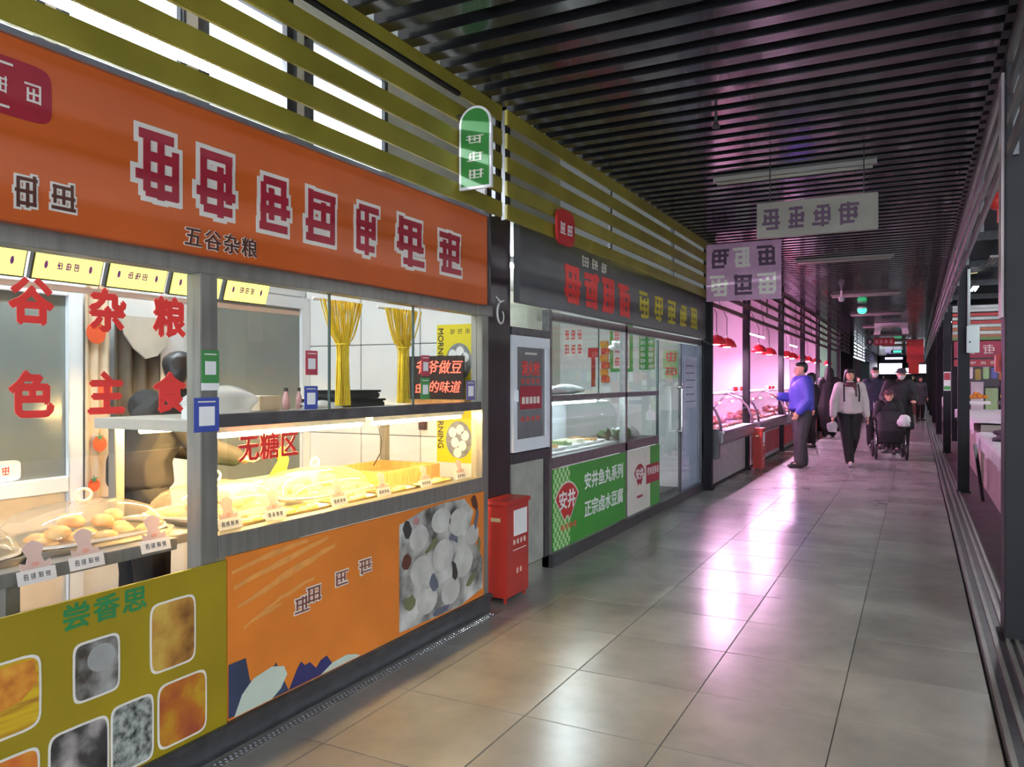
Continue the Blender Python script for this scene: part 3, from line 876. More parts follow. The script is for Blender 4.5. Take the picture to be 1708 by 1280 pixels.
# neon board
nb = thing('neon_board', 'black board with glowing red handwritten characters beside the yellow poster', 'sign', (-2.95, 4.5, 1.3))
fn = FY(4.52)
MB().rbox(fn, -3.20, -2.72, 1.32, 1.62, -.012, 0).build('board', M('board_black', (.03, .02, .018), .35, noise=.15), nb, bevel=.003)
text('lettering', '爷爷做豆', ledred, nb, fn, -2.93, 1.535, .098, .003, .0, .98, shear=.25)
text('lettering', '的味道', ledred, nb, fn, -2.88, 1.40, .088, .003, .0, .98, shear=.25)
strokes('lettering', ledred, nb, fn, -3.12, -3.04, 1.355, 1.435, 120, .003, .005, 3, .10)
MB().box(-3.24, -2.70, 4.49, 4.60, 1.290, 1.32).build('stand_foot', wood, nb)
# white cloth-covered shelf things: black cases and plastic bags on the shelf
for i, (x0, x1, y0, y1, z0, z1, lb) in enumerate([(-3.12, -2.78, 3.35, 3.72, 1.290, 1.345, 'black lidded case lying on the shelf behind the second string curtain'), (-3.08, -2.80, 3.38, 3.70, 1.347, 1.395, 'black lidded case stacked on another case on the shelf')]):
    t = thing('lidded_case', lb, 'case', ((x0 + x1) / 2, (y0 + y1) / 2, z0))
    MB().box(x0, x1, y0, y1, z0, z1 - .012).build('body', dark, t, bevel=.008)
    MB().box(x0 - .006, x1 + .006, y0 - .006, y1 + .006, z1 - .012, z1).build('lid', blackm, t, bevel=.004)
def crumple(name, c, rad, mat, seed, label, cat, group=None, amp=.25):
    rnd = random.Random(seed)
    m = MB().ell((0, 0, 0), (1, 1, 1), 18, 12)
    ph = [(rnd.uniform(0, 6), rnd.uniform(2, 6), rnd.uniform(2, 6), rnd.uniform(2, 6)) for _ in range(5)]
    vs = []
    for v in m.v:
        k = 1 + amp * sum(math.sin(p + a * v.x + b * v.y + c_ * v.z) for p, a, b, c_ in ph) / 3
        w = Vector((v.x * rad[0] * k, v.y * rad[1] * k, max(-.75, v.z * k) * rad[2]))
        vs.append(w + Vector(c) + Vector((0, 0, rad[2] * .75)))
    m.v = vs
    return tag(m.build(name, mat, smooth=True), label, cat, group)
crumple('plastic_bag', (-2.85, 2.56, 1.292), (.12, .20, .075), bag_m, 3, 'crumpled clear plastic bags lying on the shelf beside a small white box', 'bag')
crumple('plastic_bag', (-2.72, 3.10, 1.292), (.08, .14, .03), bag_m, 5, 'flat clear plastic bag on the shelf between the string curtains', 'bag')
b_ = thing('small_box', 'small white box on the shelf beside the steel post', 'box', (-2.6, 2.21, 1.29))
MB().box(-2.64, -2.56, 2.17, 2.25, 1.292, 1.352).build('body', paper, b_, bevel=.003)
MB().box(-2.642, -2.558, 2.168, 2.252, 1.352, 1.362).build('lid', white, b_, bevel=.002)
t = thing('cardboard_box', 'small cardboard box on the shelf left of the first string curtain', 'box', (-2.8, 2.9, 1.29))
MB().box(-3.1, -2.98, 2.93, 3.08, 1.292, 1.37).build('body', M('cardboard', (.55, .45, .32), .7, noise=.1), t, bevel=.003)
MB().box(-3.1, -2.98, 2.99, 3.02, 1.370, 1.371).build('tape', paper, t)
for i, (px_, s) in enumerate(((3.20, 1), (3.30, .8))):
    c = thing('sauce_bottle', 'small dark-capped bottle on the shelf before the white panels' if i == 0 else 'tiny dark-capped bottle next to a taller one on the shelf', 'bottle', (-3.06, px_, 1.29))
    MB().lathe([(.02 * s, 1.292), (.021 * s, 1.35), (.010 * s, 1.375 + .01 * s), (.010 * s, 1.39)], (-3.06, px_, 0), 12).build('body', M('pink_label', (.6, .35, .36), .4, noise=.1), c, smooth=True)
    MB().lathe([(.012 * s, 1.39), (.012 * s, 1.41), (0, 1.412)], (-3.06, px_, 0), 12).build('cap', dark, c)
# --- tied yellow string curtains
def string_curtain(yc, z1, z0, w, seed, lab):
    t = thing('string_curtain', lab, 'curtain', (-2.52, yc, z0))
    rnd = random.Random(seed)
    m = MB()
    for i in range(64):
        u = (i + .5) / 64 * 2 - 1
        dx = rnd.uniform(-.035, .035)
        zt = z0 + .31 + rnd.uniform(-.012, .012)
        k = .028
        fl_ = .042
        pts = []
        for q in range(9):
            s = q / 8
            z = z1 + (zt - z1) * s
            e = (1 - s) ** .62
            pts.append((-2.54 + dx * (.4 + .6 * s * .3), yc + u * (k + (w - k) * e), z))
        for q in range(1, 6):
            s = q / 5
            pts.append((-2.54 + dx * .5, yc + u * (k + (fl_ - k) * s ** 1.5) + rnd.uniform(-.003, .003), zt + (z0 + .003 - zt) * s))
        m.tube(pts, .0027, 4, cap=False)
    tag(m.build('strands', string_m, t, recalc=False, smooth=True), kind='stuff')
    MB().tube([(-2.575, yc - w - .02, z1), (-2.575, yc + w + .02, z1)], .008, 8).build('rod', white, t, smooth=True)
    tie = [(-2.54 + .030 * math.cos(a), yc + .034 * math.sin(a), z0 + .31) for a in [2 * PI * i / 18 for i in range(18)]]
    MB().tube(tie, .006, 6, closed=True).build('tie', string_m, t, smooth=True)
string_curtain(3.05, 1.845, 1.322, .155, 1, 'yellow string curtain tied in the middle beside the red payment card')
string_curtain(3.565, 1.845, 1.322, .165, 2, 'yellow string curtain tied in the middle before the black cases')
# loose cord and socket in the case
tag(MB().tube([(-2.75, 3.62, 1.25), (-2.74, 3.60, 1.2), (-2.76, 3.66, 1.1), (-2.80, 3.70, 1.02), (-2.82, 3.66, .95)], .004, 6).build('power_cord', dark, smooth=True), 'thin dark power cord hanging in the lit pastry case', 'cord')
so = thing('wall_socket', 'small brown socket box with cord on the stall end wall', 'socket', (-3.10, 4.59, 1.1))
MB().rbox(fe, -3.13, -3.07, 1.10, 1.19, 0, .03).build('box', brownp, so, bevel=.004)
MB().rbox(fe, -3.125, -3.075, 1.115, 1.13, .03, .033).build('socket_slot', dark, so)

# ================================================================== PILLAR, FIRE CABINET AND STALL 2
pl = thing('pillar', 'dark bronze pillar with a white swirl between the first two stalls', 'pillar', (-2.62, 4.65, 0))
MB().box(-2.60, XR, 4.47, 4.82, 0, 3.46).build('shaft', postm, pl, bevel=.006)
MB().box(-2.605, XR + .012, 4.46, 4.83, 0, .10).build('base', dsteel, pl, bevel=.004)
fz = FX(XR)
sw_ = []
for i in range(16):
    a = i / 15 * 1.6 * PI
    sw_.append(fz.p(4.68 + .07 * (1 - i / 22) * math.cos(a + 2.2), 1.90 + .09 * (1 - i / 22) * math.sin(a + 2.2), .002))
MB().tube(sw_, [.010 - .0004 * i for i in range(16)], 6).build('swirl', paper, pl, smooth=True)
MB().tube([fz.p(4.60, 2.02, .002), fz.p(4.66, 1.985, .002), fz.p(4.72, 2.0, .002)], [.004, .009, .003], 6).build('swirl', paper, pl, smooth=True)
# red extinguisher boxes
def fire_box(x0, x1, y0, y1, h, label, group=None):
    t = thing('extinguisher_box', label, 'fire box', ((x0 + x1) / 2, (y0 + y1) / 2, 0), group=group)
    MB().box(x0, x1, y0, y1, .035, h - .03).build('body', redbox_m, t, bevel=.004)
    MB().box(x0 - .01, x1 + .012, y0 - .012, y1 + .012, h - .03, h).build('lid', redbox_m, t, bevel=.004)
    for x in (x0 + .015, x1 - .03):
        for y in (y0 + .015, y1 - .03):
            MB().box(x, x + .015, y, y + .015, 0, .035).build('foot', redbox_m, t)
    f = FY(y0)
    MB().rbox(f, x0 + .045, x1 - .045, h - .135, h - .11, 0, .006).build('handle_plate', M('brass', (.75, .60, .32), .3, .4, noise=.1), t, bevel=.001)
    g = FX(x1)
    MB().rbox(g, y0 + .10, y1 - .03, h - .24, h - .07, 0, .003).build('notice', paper, t)
    for k in range(4):
        strokes('lettering', pale, t, g, y0 + .09 + .05 * k, y0 + .125 + .05 * k, h - .30, h - .26, 130 + k, 0, .0015, 3, .12)
    MB().rbox(g, y0 + .09, y1 - .04, h - .335, h - .329, 0, .0015).build('print_line', pale, t)
    for k in range(2):
        strokes('lettering', pale, t, g, y0 + .14 + .05 * k, y0 + .165 + .05 * k, .17, .215, 140 + k, 0, .0015, 2, .12)
    return t
fire_box(-2.505, -2.345, 4.43, 4.75, .665, 'red metal fire extinguisher box standing by the dark pillar')
fire_box(-2.34, -2.20, 12.9, 13.2, .68, 'red metal fire extinguisher box standing between two meat counters')
# fire hose cabinet
fc2 = thing('fire_hose_cabinet', 'white framed fire hose cabinet with red characters beside the dark pillar', 'cabinet', (-2.6, 5.12, .2))
y0, y1 = 4.84, 5.45
MB().box(-2.72, XR - .02, y0, y1, .94, 1.76).build('body', M('grey_recess', (.16, .165, .165), .5, noise=.1), fc2)
d = MB().rbox(fz, y0, y0 + .06, .94, 1.77, -.018, .012).rbox(fz, y1 - .06, y1, .94, 1.77, -.018, .012).rbox(fz, y0 + .06, y1 - .06, 1.69, 1.77, -.018, .012).rbox(fz, y0 + .06, y1 - .06, .94, 1.03, -.018, .012)
dr = d.build('door', wframe, fc2)
MB().rbox(fz, y0 + .06, y1 - .06, 1.03, 1.69, -.012, -.004).build('door_pane', M('cabinet_glass', (.17, .18, .18), .12, noise=.1), dr)
MB().rbox(fz, y0 + .045, y0 + .055, 1.30, 1.38, .012, .03).build('latch', chrome, dr)
f2 = FX(XR - .003)
text('lettering', '消火栓', redlit, fc2, f2, 5.145, 1.53, .115, .001, .002, .9)
for k in range(4):
    strokes('lettering', redlit, fc2, f2, 4.98 + .085 * k, 5.045 + .085 * k, 1.42, 1.47, 150 + k, 0, .0015, 3, .12)
MB().rbox(f2, 4.97, 5.33, 1.24, 1.41, 0, .001).build('notice', deepred, fc2)
for k in range(5):
    MB().rbox(f2, 5.0 + .062 * k, 5.045 + .062 * k, 1.28, 1.33, .0012, .002).build('pictogram', pale, fc2)
for k in range(4):
    strokes('lettering', redlit, fc2, f2, 4.98 + .085 * k, 5.045 + .085 * k, 1.15, 1.19, 160 + k, 0, .0015, 3, .12)
MB().rbox(f2, 5.05, 5.25, 1.64, 1.655, 0, .0015).build('print_line', pale, fc2)
MB().box(-2.70, XR, y0, 5.36, .10, .86).build('lower_panel', stone, fc2, bevel=.004)
MB().box(-2.74, XR + .01, y0 - .02, y1 + .02, .86, .93).build('sill', dsteel, fc2, bevel=.003)
MB().box(-2.60, XR + .005, 5.37, y1, .10, .86).build('side_post', dsteel, fc2, bevel=.003)
MB().box(-2.60, XR + .01, y0 - .02, y1 + .02, 1.775, 1.83).build('head_rail', dsteel, fc2, bevel=.003)
MB().rbox(fz, y0 + .02, y1 - .06, 1.84, 2.0, -.03, -.02).build('upper_pane', gpane, fc2)
# upper grey board with red characters (second shop sign)
s2 = thing('shop_sign', 'dark grey shop sign with large red characters above the green counter', 'sign', (-2.5, 7.6, 1.95))
f3 = FX(-2.47)
MB().rbox(f3, 4.86, 10.35, 2.0, 2.56, -.05, 0).build('panel', gpanel, s2, bevel=.004)
for k in range(4):
    strokes('lettering', redlit, s2, f3, 5.62 + .42 * k, 5.98 + .42 * k, 2.05, 2.38, 170 + k, .001, .004, 4, .24, None)
for k in range(3):
    strokes('lettering', pale, s2, f3, 6.0 + .22 * k, 6.16 + .22 * k, 2.40, 2.50, 180 + k, .001, .003, 3, .13)
for k in range(5):
    strokes('lettering', M('yellow_ink', (.6, .5, .03), .5, noise=.1), s2, f3, 7.5 + .5 * k, 7.85 + .5 * k, 2.08 , 2.36, 190 + k, .001, .004, 4, .2)
# small red blade sign
t = thing('hanging_sign', 'small red sign with white characters on the yellow slats', 'sign', (-2.3, 5.1, 2.48))
MB().poly(FX(-2.325), ellipse(5.30, 2.58, .16, .13, 24, 0, 4), 0, .02).build('board', red, t)
strokes('lettering', paper, t, FX(-2.305), 5.18, 5.29, 2.52, 2.62, 201, .0005, .002, 3, .14)
strokes('lettering', paper, t, FX(-2.305), 5.31, 5.42, 2.52, 2.62, 202, .0005, .002, 3, .14)
# green round-topped sign on a bracket
t = thing('hanging_sign', 'green round topped hanging sign with white rim before the yellow slats', 'sign', (-2.2, 4.2, 2.5))
fgs = FY(3.82)
pts = [(-2.33, 2.54)] + [(-2.225 + .105 * math.cos(a), 2.91 + .10 * math.sin(a)) for a in [PI - PI * i / 14 for i in range(15)]] + [(-2.12, 2.54)]
MB().poly(fgs, pts, -.02, 0).build('rim', paper, t)
pts = [(-2.316, 2.556)] + [(-2.225 + .091 * math.cos(a), 2.91 + .086 * math.sin(a)) for a in [PI - PI * i / 14 for i in range(15)]] + [(-2.134, 2.556)]
MB().poly(fgs, pts, .0005, .003).build('face', M('sign_green', (.03, .22, .035), .4, noise=.1), t)
for z in (2.62, 2.72, 2.82):
    strokes('lettering', pale, t, fgs, -2.285, -2.165, z - .03, z + .03, 210 + int(z * 100), .003, .0045, 3, .13)
MB().tube([(-2.36, 3.83, 2.97), (-2.20, 3.83, 2.97)], .008, 8).build('bracket', dsteel, t)
# --- stall 2 frame
k2 = thing('bean_curd_counter', 'dark steel frame of the green bean curd counter', 'counter', (-2.55, 7.5, 0))
def k2b(name, y0, y1, z0, z1, x0=-2.58, x1=XR, m=dsteel):
    return MB().box(x0, x1, y0, y1, z0, z1).build(name, m, k2, bevel=.003)
steel2 = M('grey_steel', (.26, .25, .25), .34, .8, noise=.2, scale=20)
k2b('post', 5.46, 5.52, .0, 2.0, m=steel2)
k2b('post', 7.24, 7.30, .0, 2.0, m=steel2)
k2b('post', 10.28, 10.36, 0, 2.0, m=dsteel)
k2b('top_rail', 5.52, 10.28, 1.92, 1.985, m=steel2)
k2b('shelf_rail', 5.52, 8.36, 1.29, 1.335, m=steel2)
k2b('counter_rail', 5.52, 8.36, .76, .845, m=steel2)
k2b('plinth', 5.46, 10.3, 0, .10, x1=XR + .03)
k2b('shelf', 5.52, 8.36, 1.295, 1.325, -2.95, -2.585, steel2)
k2b('counter_top', 5.52, 8.36, .80, .84, -3.2, -2.585, steel2)
pg = thing('poster_panel', 'green poster panel with white characters and a red fan emblem under the counter', 'poster', (-2.5, 6.4, .1))
f4 = FX(XR + .004)
MB().rbox(f4, 5.53, 7.235, .11, .75, -.01, 0).build('panel', green, pg)
chk = food('green_check', [(.10, .40, .06), (.52, .74, .38)], 26, .45, 'checker')
MB().rbox(f4, 5.53, 5.86, .11, .75, .0005, .0015).build('check_band', chk, pg)
def fan(par, f, a, b, s, mat, edge):
    pts = [(a - .05 * s, b - .10 * s), (a - .02 * s, b - .075 * s), (a + .02 * s, b - .075 * s), (a + .05 * s, b - .10 * s), (a + .20 * s, b + .06 * s)] + [(a + .25 * s * math.sin(t_), b - .09 * s + .25 * s * math.cos(t_)) for t_ in [.86 - 1.72 * i / 10 for i in range(11)]] + [(a - .20 * s, b + .06 * s)]
    big = [(a + (x - a) * 1.09, b + .01 * s + (y - b - .01 * s) * 1.09) for x, y in pts]
    MB().poly(f, big, .0018, .0026).build('emblem_border', edge, par)
    MB().poly(f, pts, .0026, .0036).build('emblem', mat, par)
    text('lettering', '安井', paper, par, f, a, b + .03 * s, .14 * s, .0045, .003 * s, 1.1)
fan(pg, f4, 5.80, .44, 1.12, red, pale)
text('lettering', '安井鱼丸系列', paper, pg, f4, 6.66, .575, .150, .003, .003, 1.10)
text('lettering', '正宗卤水豆腐', paper, pg, f4, 6.66, .335, .150, .003, .003, 1.10)
for k in range(4):
    strokes('lettering', redlit, pg, f4, 5.67 + .085 * k, 5.74 + .085 * k, .24, .29, 220 + k, .002, .003, 3, .15)
pw = thing('poster_panel', 'white poster panel with red fan emblem and green edge beside the green one', 'poster', (-2.5, 7.8, .1))
MB().rbox(f4, 7.31, 8.36, .11, .75, -.01, 0).build('panel', pale, pw)
MB().rbox(f4, 8.02, 8.36, .11, .75, .0005, .0015).build('green_edge', green, pw)
fan(pw, f4, 7.66, .46, .85, deepred, pale)
MB().rbox(f4, 7.58, 7.76, .25, .275, .001, .002).build('print_line', deepred, pw)
MB().rbox(f4, 7.88, 8.34, .36, .56, .002, .003).build('banner_print', deepred, pw)
for k in range(5):
    strokes('lettering', paper, pw, f4, 7.91 + .085 * k, 7.98 + .085 * k, .44, .53, 230 + k, .003, .004, 3, .15)
# glass of stall 2
g2 = thing('counter_glazing', 'clear glass panes above the green bean curd counter', 'glazing', (-2.55, 6.9, .85))
for ya, yb, za, zb in ((5.52, 6.60, 1.335, 1.92), (6.605, 7.24, 1.335, 1.92), (7.30, 8.36, 1.335, 1.92), (5.52, 7.24, .845, 1.29), (7.30, 8.36, .845, 1.29)):
    MB().box(-2.556, -2.550, ya, yb, za, zb).build('pane', gpane, g2)
MB().box(-2.558, -2.548, 6.60, 6.606, 1.335, 1.92).build('pane_edge', MATS['glass_edge'], g2)
# glass door, standing ajar into the stall
gd = thing('door_3', None, None, (-2.55, 8.42, 0), kind='structure')
MB().box(-2.556, -2.546, 8.40, 9.32, .10, 1.90).build('pane', gpane, gd)
MB().box(-2.566, -2.536, 9.30, 9.34, .10, 1.90).build('stile', dsteel, gd)
MB().box(-2.562, -2.540, 8.38, 8.41, .10, 1.90).build('stile', MATS['glass_edge'], gd)
h = [(-2.54, 9.15, 1.36), (-2.48, 9.15, 1.38), (-2.48, 9.15, 1.32), (-2.48, 9.15, .90), (-2.48, 9.15, .84), (-2.54, 9.15, .85)]
MB().tube(h, .014, 8).build('handle', chrome, gd, smooth=True)
gd2 = thing('door_4', None, None, (-2.55, 9.9, 0), kind='structure')
MB().box(-2.556, -2.546, 9.36, 10.26, .10, 1.90).build('pane', glass('pale_blue_glass', (.75, .80, .9), .9, .03, .35, (.55, .60, .72)), gd2)
f5 = FX(-2.546)
MB().rbox(f5, 9.5, 10.1, 1.1, 1.75, .001, .003).build('notice', M('blueish_notice', (.50, .54, .66), .5, noise=.1), gd2)
for k in range(6):
    MB().rbox(f5, 9.56, 10.04 - .06 * (k % 3), 1.18 + .09 * k, 1.19 + .09 * k, .003, .0035).build('print_line', navy, gd2)
# interior of stall 2
w2 = struct('wall_second_end', MB().box(-4.62, -2.46, 10.40, 10.46, 0, 4.7), white)  # upper part added to block pink light from the butcher stalls
struct('roof_second', MB().box(-4.62, -2.53, 4.9, 10.40, 2.60, 2.64), white)
fe2 = FY(10.40)
struct('wall_second_side', MB().box(-4.6, -2.74, 4.86, 4.90, 0, 2.6), white)
def sheet_sign(name, a0, a1, b0_, b1_, mat, label, seed, inkmat=redlit, rows=2, cols=3, border=None, n=.001):
    t = thing(name, label, 'poster', ((a0 + a1) / 2, 10.39, b0_))
    MB().rbox(fe2, a0, a1, b0_, b1_, n, n + .003).build('sheet', mat, t)
    if border:
        MB().rbox(fe2, a0 - .05, a1 + .05, b0_ - .05, b1_ + .05, n - .0008, n + .0008).build('border', border, t)
    W_, H_ = a1 - a0, b1_ - b0_
    for r in range(rows):
        for c_ in range(cols):
            aa, bb = a0 + W_ * (c_ + .12) / cols, b0_ + H_ * (r + .12) / rows
            strokes('lettering', inkmat, t, fe2, aa, aa + W_ * .76 / cols, bb, bb + H_ * .76 / rows, seed + r * cols + c_, n + .003, n + .005, 3, .16)
sheet_sign('paper_notice', -4.56, -4.26, 1.80, 2.22, paper, 'white notice with rows of red characters at the far corner of the second stall', 300)
sheet_sign('wall_poster', -3.80, -3.56, 1.62, 2.18, paper, 'white poster with red characters on a green border in the second stall', 310, redlit, 3, 2, green)
sheet_sign('wall_poster', -3.42, -3.20, 1.60, 2.10, green, 'green list board with white rows on the second stall wall', 330, paper, 6, 2)
sheet_sign('wall_poster', -3.08, -2.84, 1.48, 1.86, lgreen, 'light green poster with red mark on the second stall wall', 345, redlit, 2, 1)
t = thing('red_ribbon', 'long red paper ribbon hanging on the second stall wall', 'ribbon', (-4.1, 10.38, 1.3))
MB().rbox(fe2, -4.13, -4.07, 1.36, 1.80, .002, .006).build('strip', redbox_m, t)
MB().rbox(fe2, -4.18, -4.02, 1.78, 1.92, .002, .008).build('bow', red, t, bevel=.002)
sp_ = [food('snack_red', [(.5, .02, .02), (.65, .08, .03), (.7, .4, .05)], 12), food('snack_yellow', [(.65, .45, .02), (.7, .3, .03), (.5, .05, .02)], 10)]
for i in range(6):
    z = 1.42 + .10 * i
    o = MB().rbox(fe2, -3.985 + .01 * (-1) ** i, -3.86 + .01 * (-1) ** i, z, z + .094, .002, .03).build('snack_packet', sp_[i % 2], bevel=.008)
    tag(o, 'snack packet in a hanging strip on the second stall wall', 'packet', 'hanging strip of snack packets')
t = thing('fluorescent_lamp', 'fluorescent lamp hung under the roof of the second stall', 'lamp', (-3.4, 7, 2.5))
MB().box(-3.44, -3.36, 6.2, 8.2, 2.55, 2.59).build('housing', white, t)
for dy in (6.4, 8.0):
    MB().tube([(-3.4, dy, 2.585), (-3.4, dy, 2.60)], .006, 5).build('hanger_rod', dsteel, t)
MB().tube([(-3.4, 6.25, 2.53), (-3.4, 8.15, 2.53)], .016, 8).build('tube', M('second_tube', (.9, .95, 1), .5, emit=170, ecol=(.84, .94, 1.0), noise=.01), t, smooth=True)
# refrigerated case with curved glass
rc = thing('display_case', 'curved glass chilled display case of bean products behind the green counter', 'display case', (-2.8, 6.35, .84))
prof = [(-2.60, .86)] + [(-2.60 - .16 * (1 - math.cos(t_)), 1.08 + .19 * math.sin(t_)) for t_ in [PI / 2 * i / 6 for i in range(7)]]
m = MB()
for y in (5.58, 7.20):
    m.v += [Vector((x, y, z)) for x, z in prof]
k = len(prof)
m.f = [[i, i + 1, k + i + 1, k + i] for i in range(k - 1)]
m.build('curved_glass', pane, rc, smooth=True, recalc=False)
MB().box(-3.15, -2.76, 5.56, 7.22, 1.265, 1.29).build('top', white, rc, bevel=.004)
MB().box(-3.17, -3.14, 5.56, 7.22, .84, 1.29).build('back', M('case_back', (.45, .50, .52), .4, noise=.1), rc)
MB().box(-3.14, -2.60, 5.56, 7.22, .841, .858).build('bed', white, rc)
for y in (5.56, 7.21):
    MB().poly(FY(y), [(-3.14, .86)] + [(x, z) for x, z in prof] + [(-3.14, 1.268)], -.01, .0).build('end_panel', gpane, rc)
MB().tube([(-2.80, 5.62, 1.25), (-2.80, 7.16, 1.25)], .010, 8).build('lamp_tube', cool2, rc, smooth=True)
for i in range(5):
    y = 5.72 + .31 * i
    t = thing('food_tray', 'white tray of bean curd inside the chilled display case', 'tray', (-2.85, y, .86), group='trays in the chilled case')
    MB().lathe([(.9, .862), (1, .885), (1.05, .885), (.95, .858), (.9, .858)], (-2.85, y, 0), 24, (.19, .135), 6).build('dish', white, t)
    rnd = random.Random(i)
    mats = [M('tofu', (.70, .66, .52), .5, noise=.08), M('fried_tofu', (.55, .32, .10), .5, noise=.2), M('greens', (.20, .30, .12), .5, noise=.3)]
    for q in range(4):
        MB().box(-2.98 + .13 * (q % 2), -2.87 + .13 * (q % 2), y - .10 + .11 * (q // 2), y - .01 + .11 * (q // 2), .866, .895 + .02 * rnd.random()).build('curd_block', mats[i % 3], t, bevel=.006)
crumple('plastic_bag', (-2.75, 6.25, 1.327), (.10, .35, .05), M('white_film', (.72, .73, .74), .4, noise=.08), 11, 'white plastic bags heaped on the shelf of the second stall', 'bag')
crumple('plastic_bag', (-2.70, 7.55, 1.75), (.06, .2, .06), M('white_film', (.7, .7, .7), .4), 12, 'white plastic bag roll hung under the rail of the second stall', 'bag')
for i in range(7):
    rnd = random.Random(i + 50)
    crumple('leafy_vegetable', (-2.80 + rnd.uniform(-.1, .08), 7.42 + .11 * i, .842), (.06, .075, .055), M('leaf_green', (.06, .16, .04), .5, noise=.4, scale=20) if i < 5 else sheet, 20 + i,
            'bunch of dark leafy greens on the second stall counter' if i < 5 else 'pale cabbage head beside the greens on the second counter', 'vegetable', 'vegetables on the second counter', .35)

# ================================================================== BUTCHER ROW
pinkwall = M('stall_lining', (.78, .74, .76), .45, noise=.05, scale=2)
struct('wall_butcher_back', MB().box(-4.62, -4.50, 10.46, 34.2, 0, 4.7), pinkwall)
for i, y in enumerate([16.62, 23.25, 29.75]):
    struct('wall_partition_%d' % (i + 1), MB().box(-4.5, -3.2, y - .03, y + .03, 0, 4.7), pinkwall)
PLAB = ['slim dark post between the glass door and the first meat counter', 'slim dark post behind the second red extinguisher box', 'slim dark post beside the man in blue', 'slim dark post between the third and fourth meat counters',
        'slim dark post beside the shopper in the long hooded coat', 'slim dark post between the last two meat counters', 'slim dark post at the end of the last meat counter']
for y, lb in zip(PY, PLAB):
    t = thing('stall_post', lb, 'post', (-2.45, y, 0))
    MB().box(-2.50, -2.40, y - .06, y + .06, 0, 3.2).build('shaft', rpost, t, bevel=.004)
    MB().box(-2.515, -2.385, y - .075, y + .075, 0, .05).build('foot', rpost, t)
for i in range(6):
    tag(MB().box(-2.47, -2.42, PY[i] + .06, PY[i + 1] - .06, 2.44, 2.50).build('head_beam', rslat, bevel=.004), 'dark red head beam between two butcher row posts', 'beam', 'butcher row head beams')
# pendants
pp_ = local('pendant_lamp', 'red domed pendant lamp glowing pink over the meat counters', 'lamp', (0, 0, 0), group='butcher pendants')
MB().lathe([(.148, 0), (.142, .03), (.115, .085), (.07, .125), (.03, .14), (.02, .145), (.015, .14), (.062, .118), (.105, .08), (.135, .028), (.142, 0)], (0, 0, 0), 22).build('shade', M('pendant_red', (.55, .02, .03), .35, noise=.06), pp_, smooth=True)
MB().lathe([(.02, .145), (.02, .175), (.008, .185)], (0, 0, 0), 10).build('socket', white, pp_, smooth=True)
MB().lathe([(0, -.004), (.128, .006), (.132, .012), (0, .012)], (0, 0, 0), 20).build('diffuser', pinkl, pp_)
MB().tube([(0, 0, .18), (0, 0, .45), (-.12, -.12, .75), (-.14, -.15, 1.2), (-.14, -.15, 2.72)], .006, 6).build('cord', dark, pp_, smooth=True)
PEND = [(-2.62, y) for y in (11.57, 12.28, 15.05, 16.2, 18.5, 19.4, 21.2, 22.4, 24.5, 27.8)]
for i, (x, y) in enumerate(PEND):
    if i == 0: pp_.location = (x, y, 1.98)
    else: copy_tree(pp_, None, (x, y, 1.98 - .01 * (i % 2)))
for y0, y1 in ((10.6, 16.5), (16.8, 23.1), (23.4, 29.6)):
    t = thing('stall_lamp', 'pink tube lamp under the back of the butcher stalls', 'lamp', (-4.2, (y0 + y1) / 2, 2.6), group='butcher stall tube lamps')
    MB().box(-3.72, -3.68, y0 + 1, y1 - 1, 2.63, 2.67).build('housing', white, t)
    for dy in (y0 + 1.2, y1 - 1.2):
        MB().tube([(-3.7, dy, 2.67), (-3.7, dy, 4.7)], .006, 5).build('hanger_rod', dsteel, t)
    MB().tube([(-3.7, y0 + 1.05, 2.615), (-3.7, y1 - 1.05, 2.615)], .014, 8).build('tube', M('pink_tube', (1, .6, .9), .5, emit=130, ecol=(1, .36, .76), noise=.01), t, smooth=True)
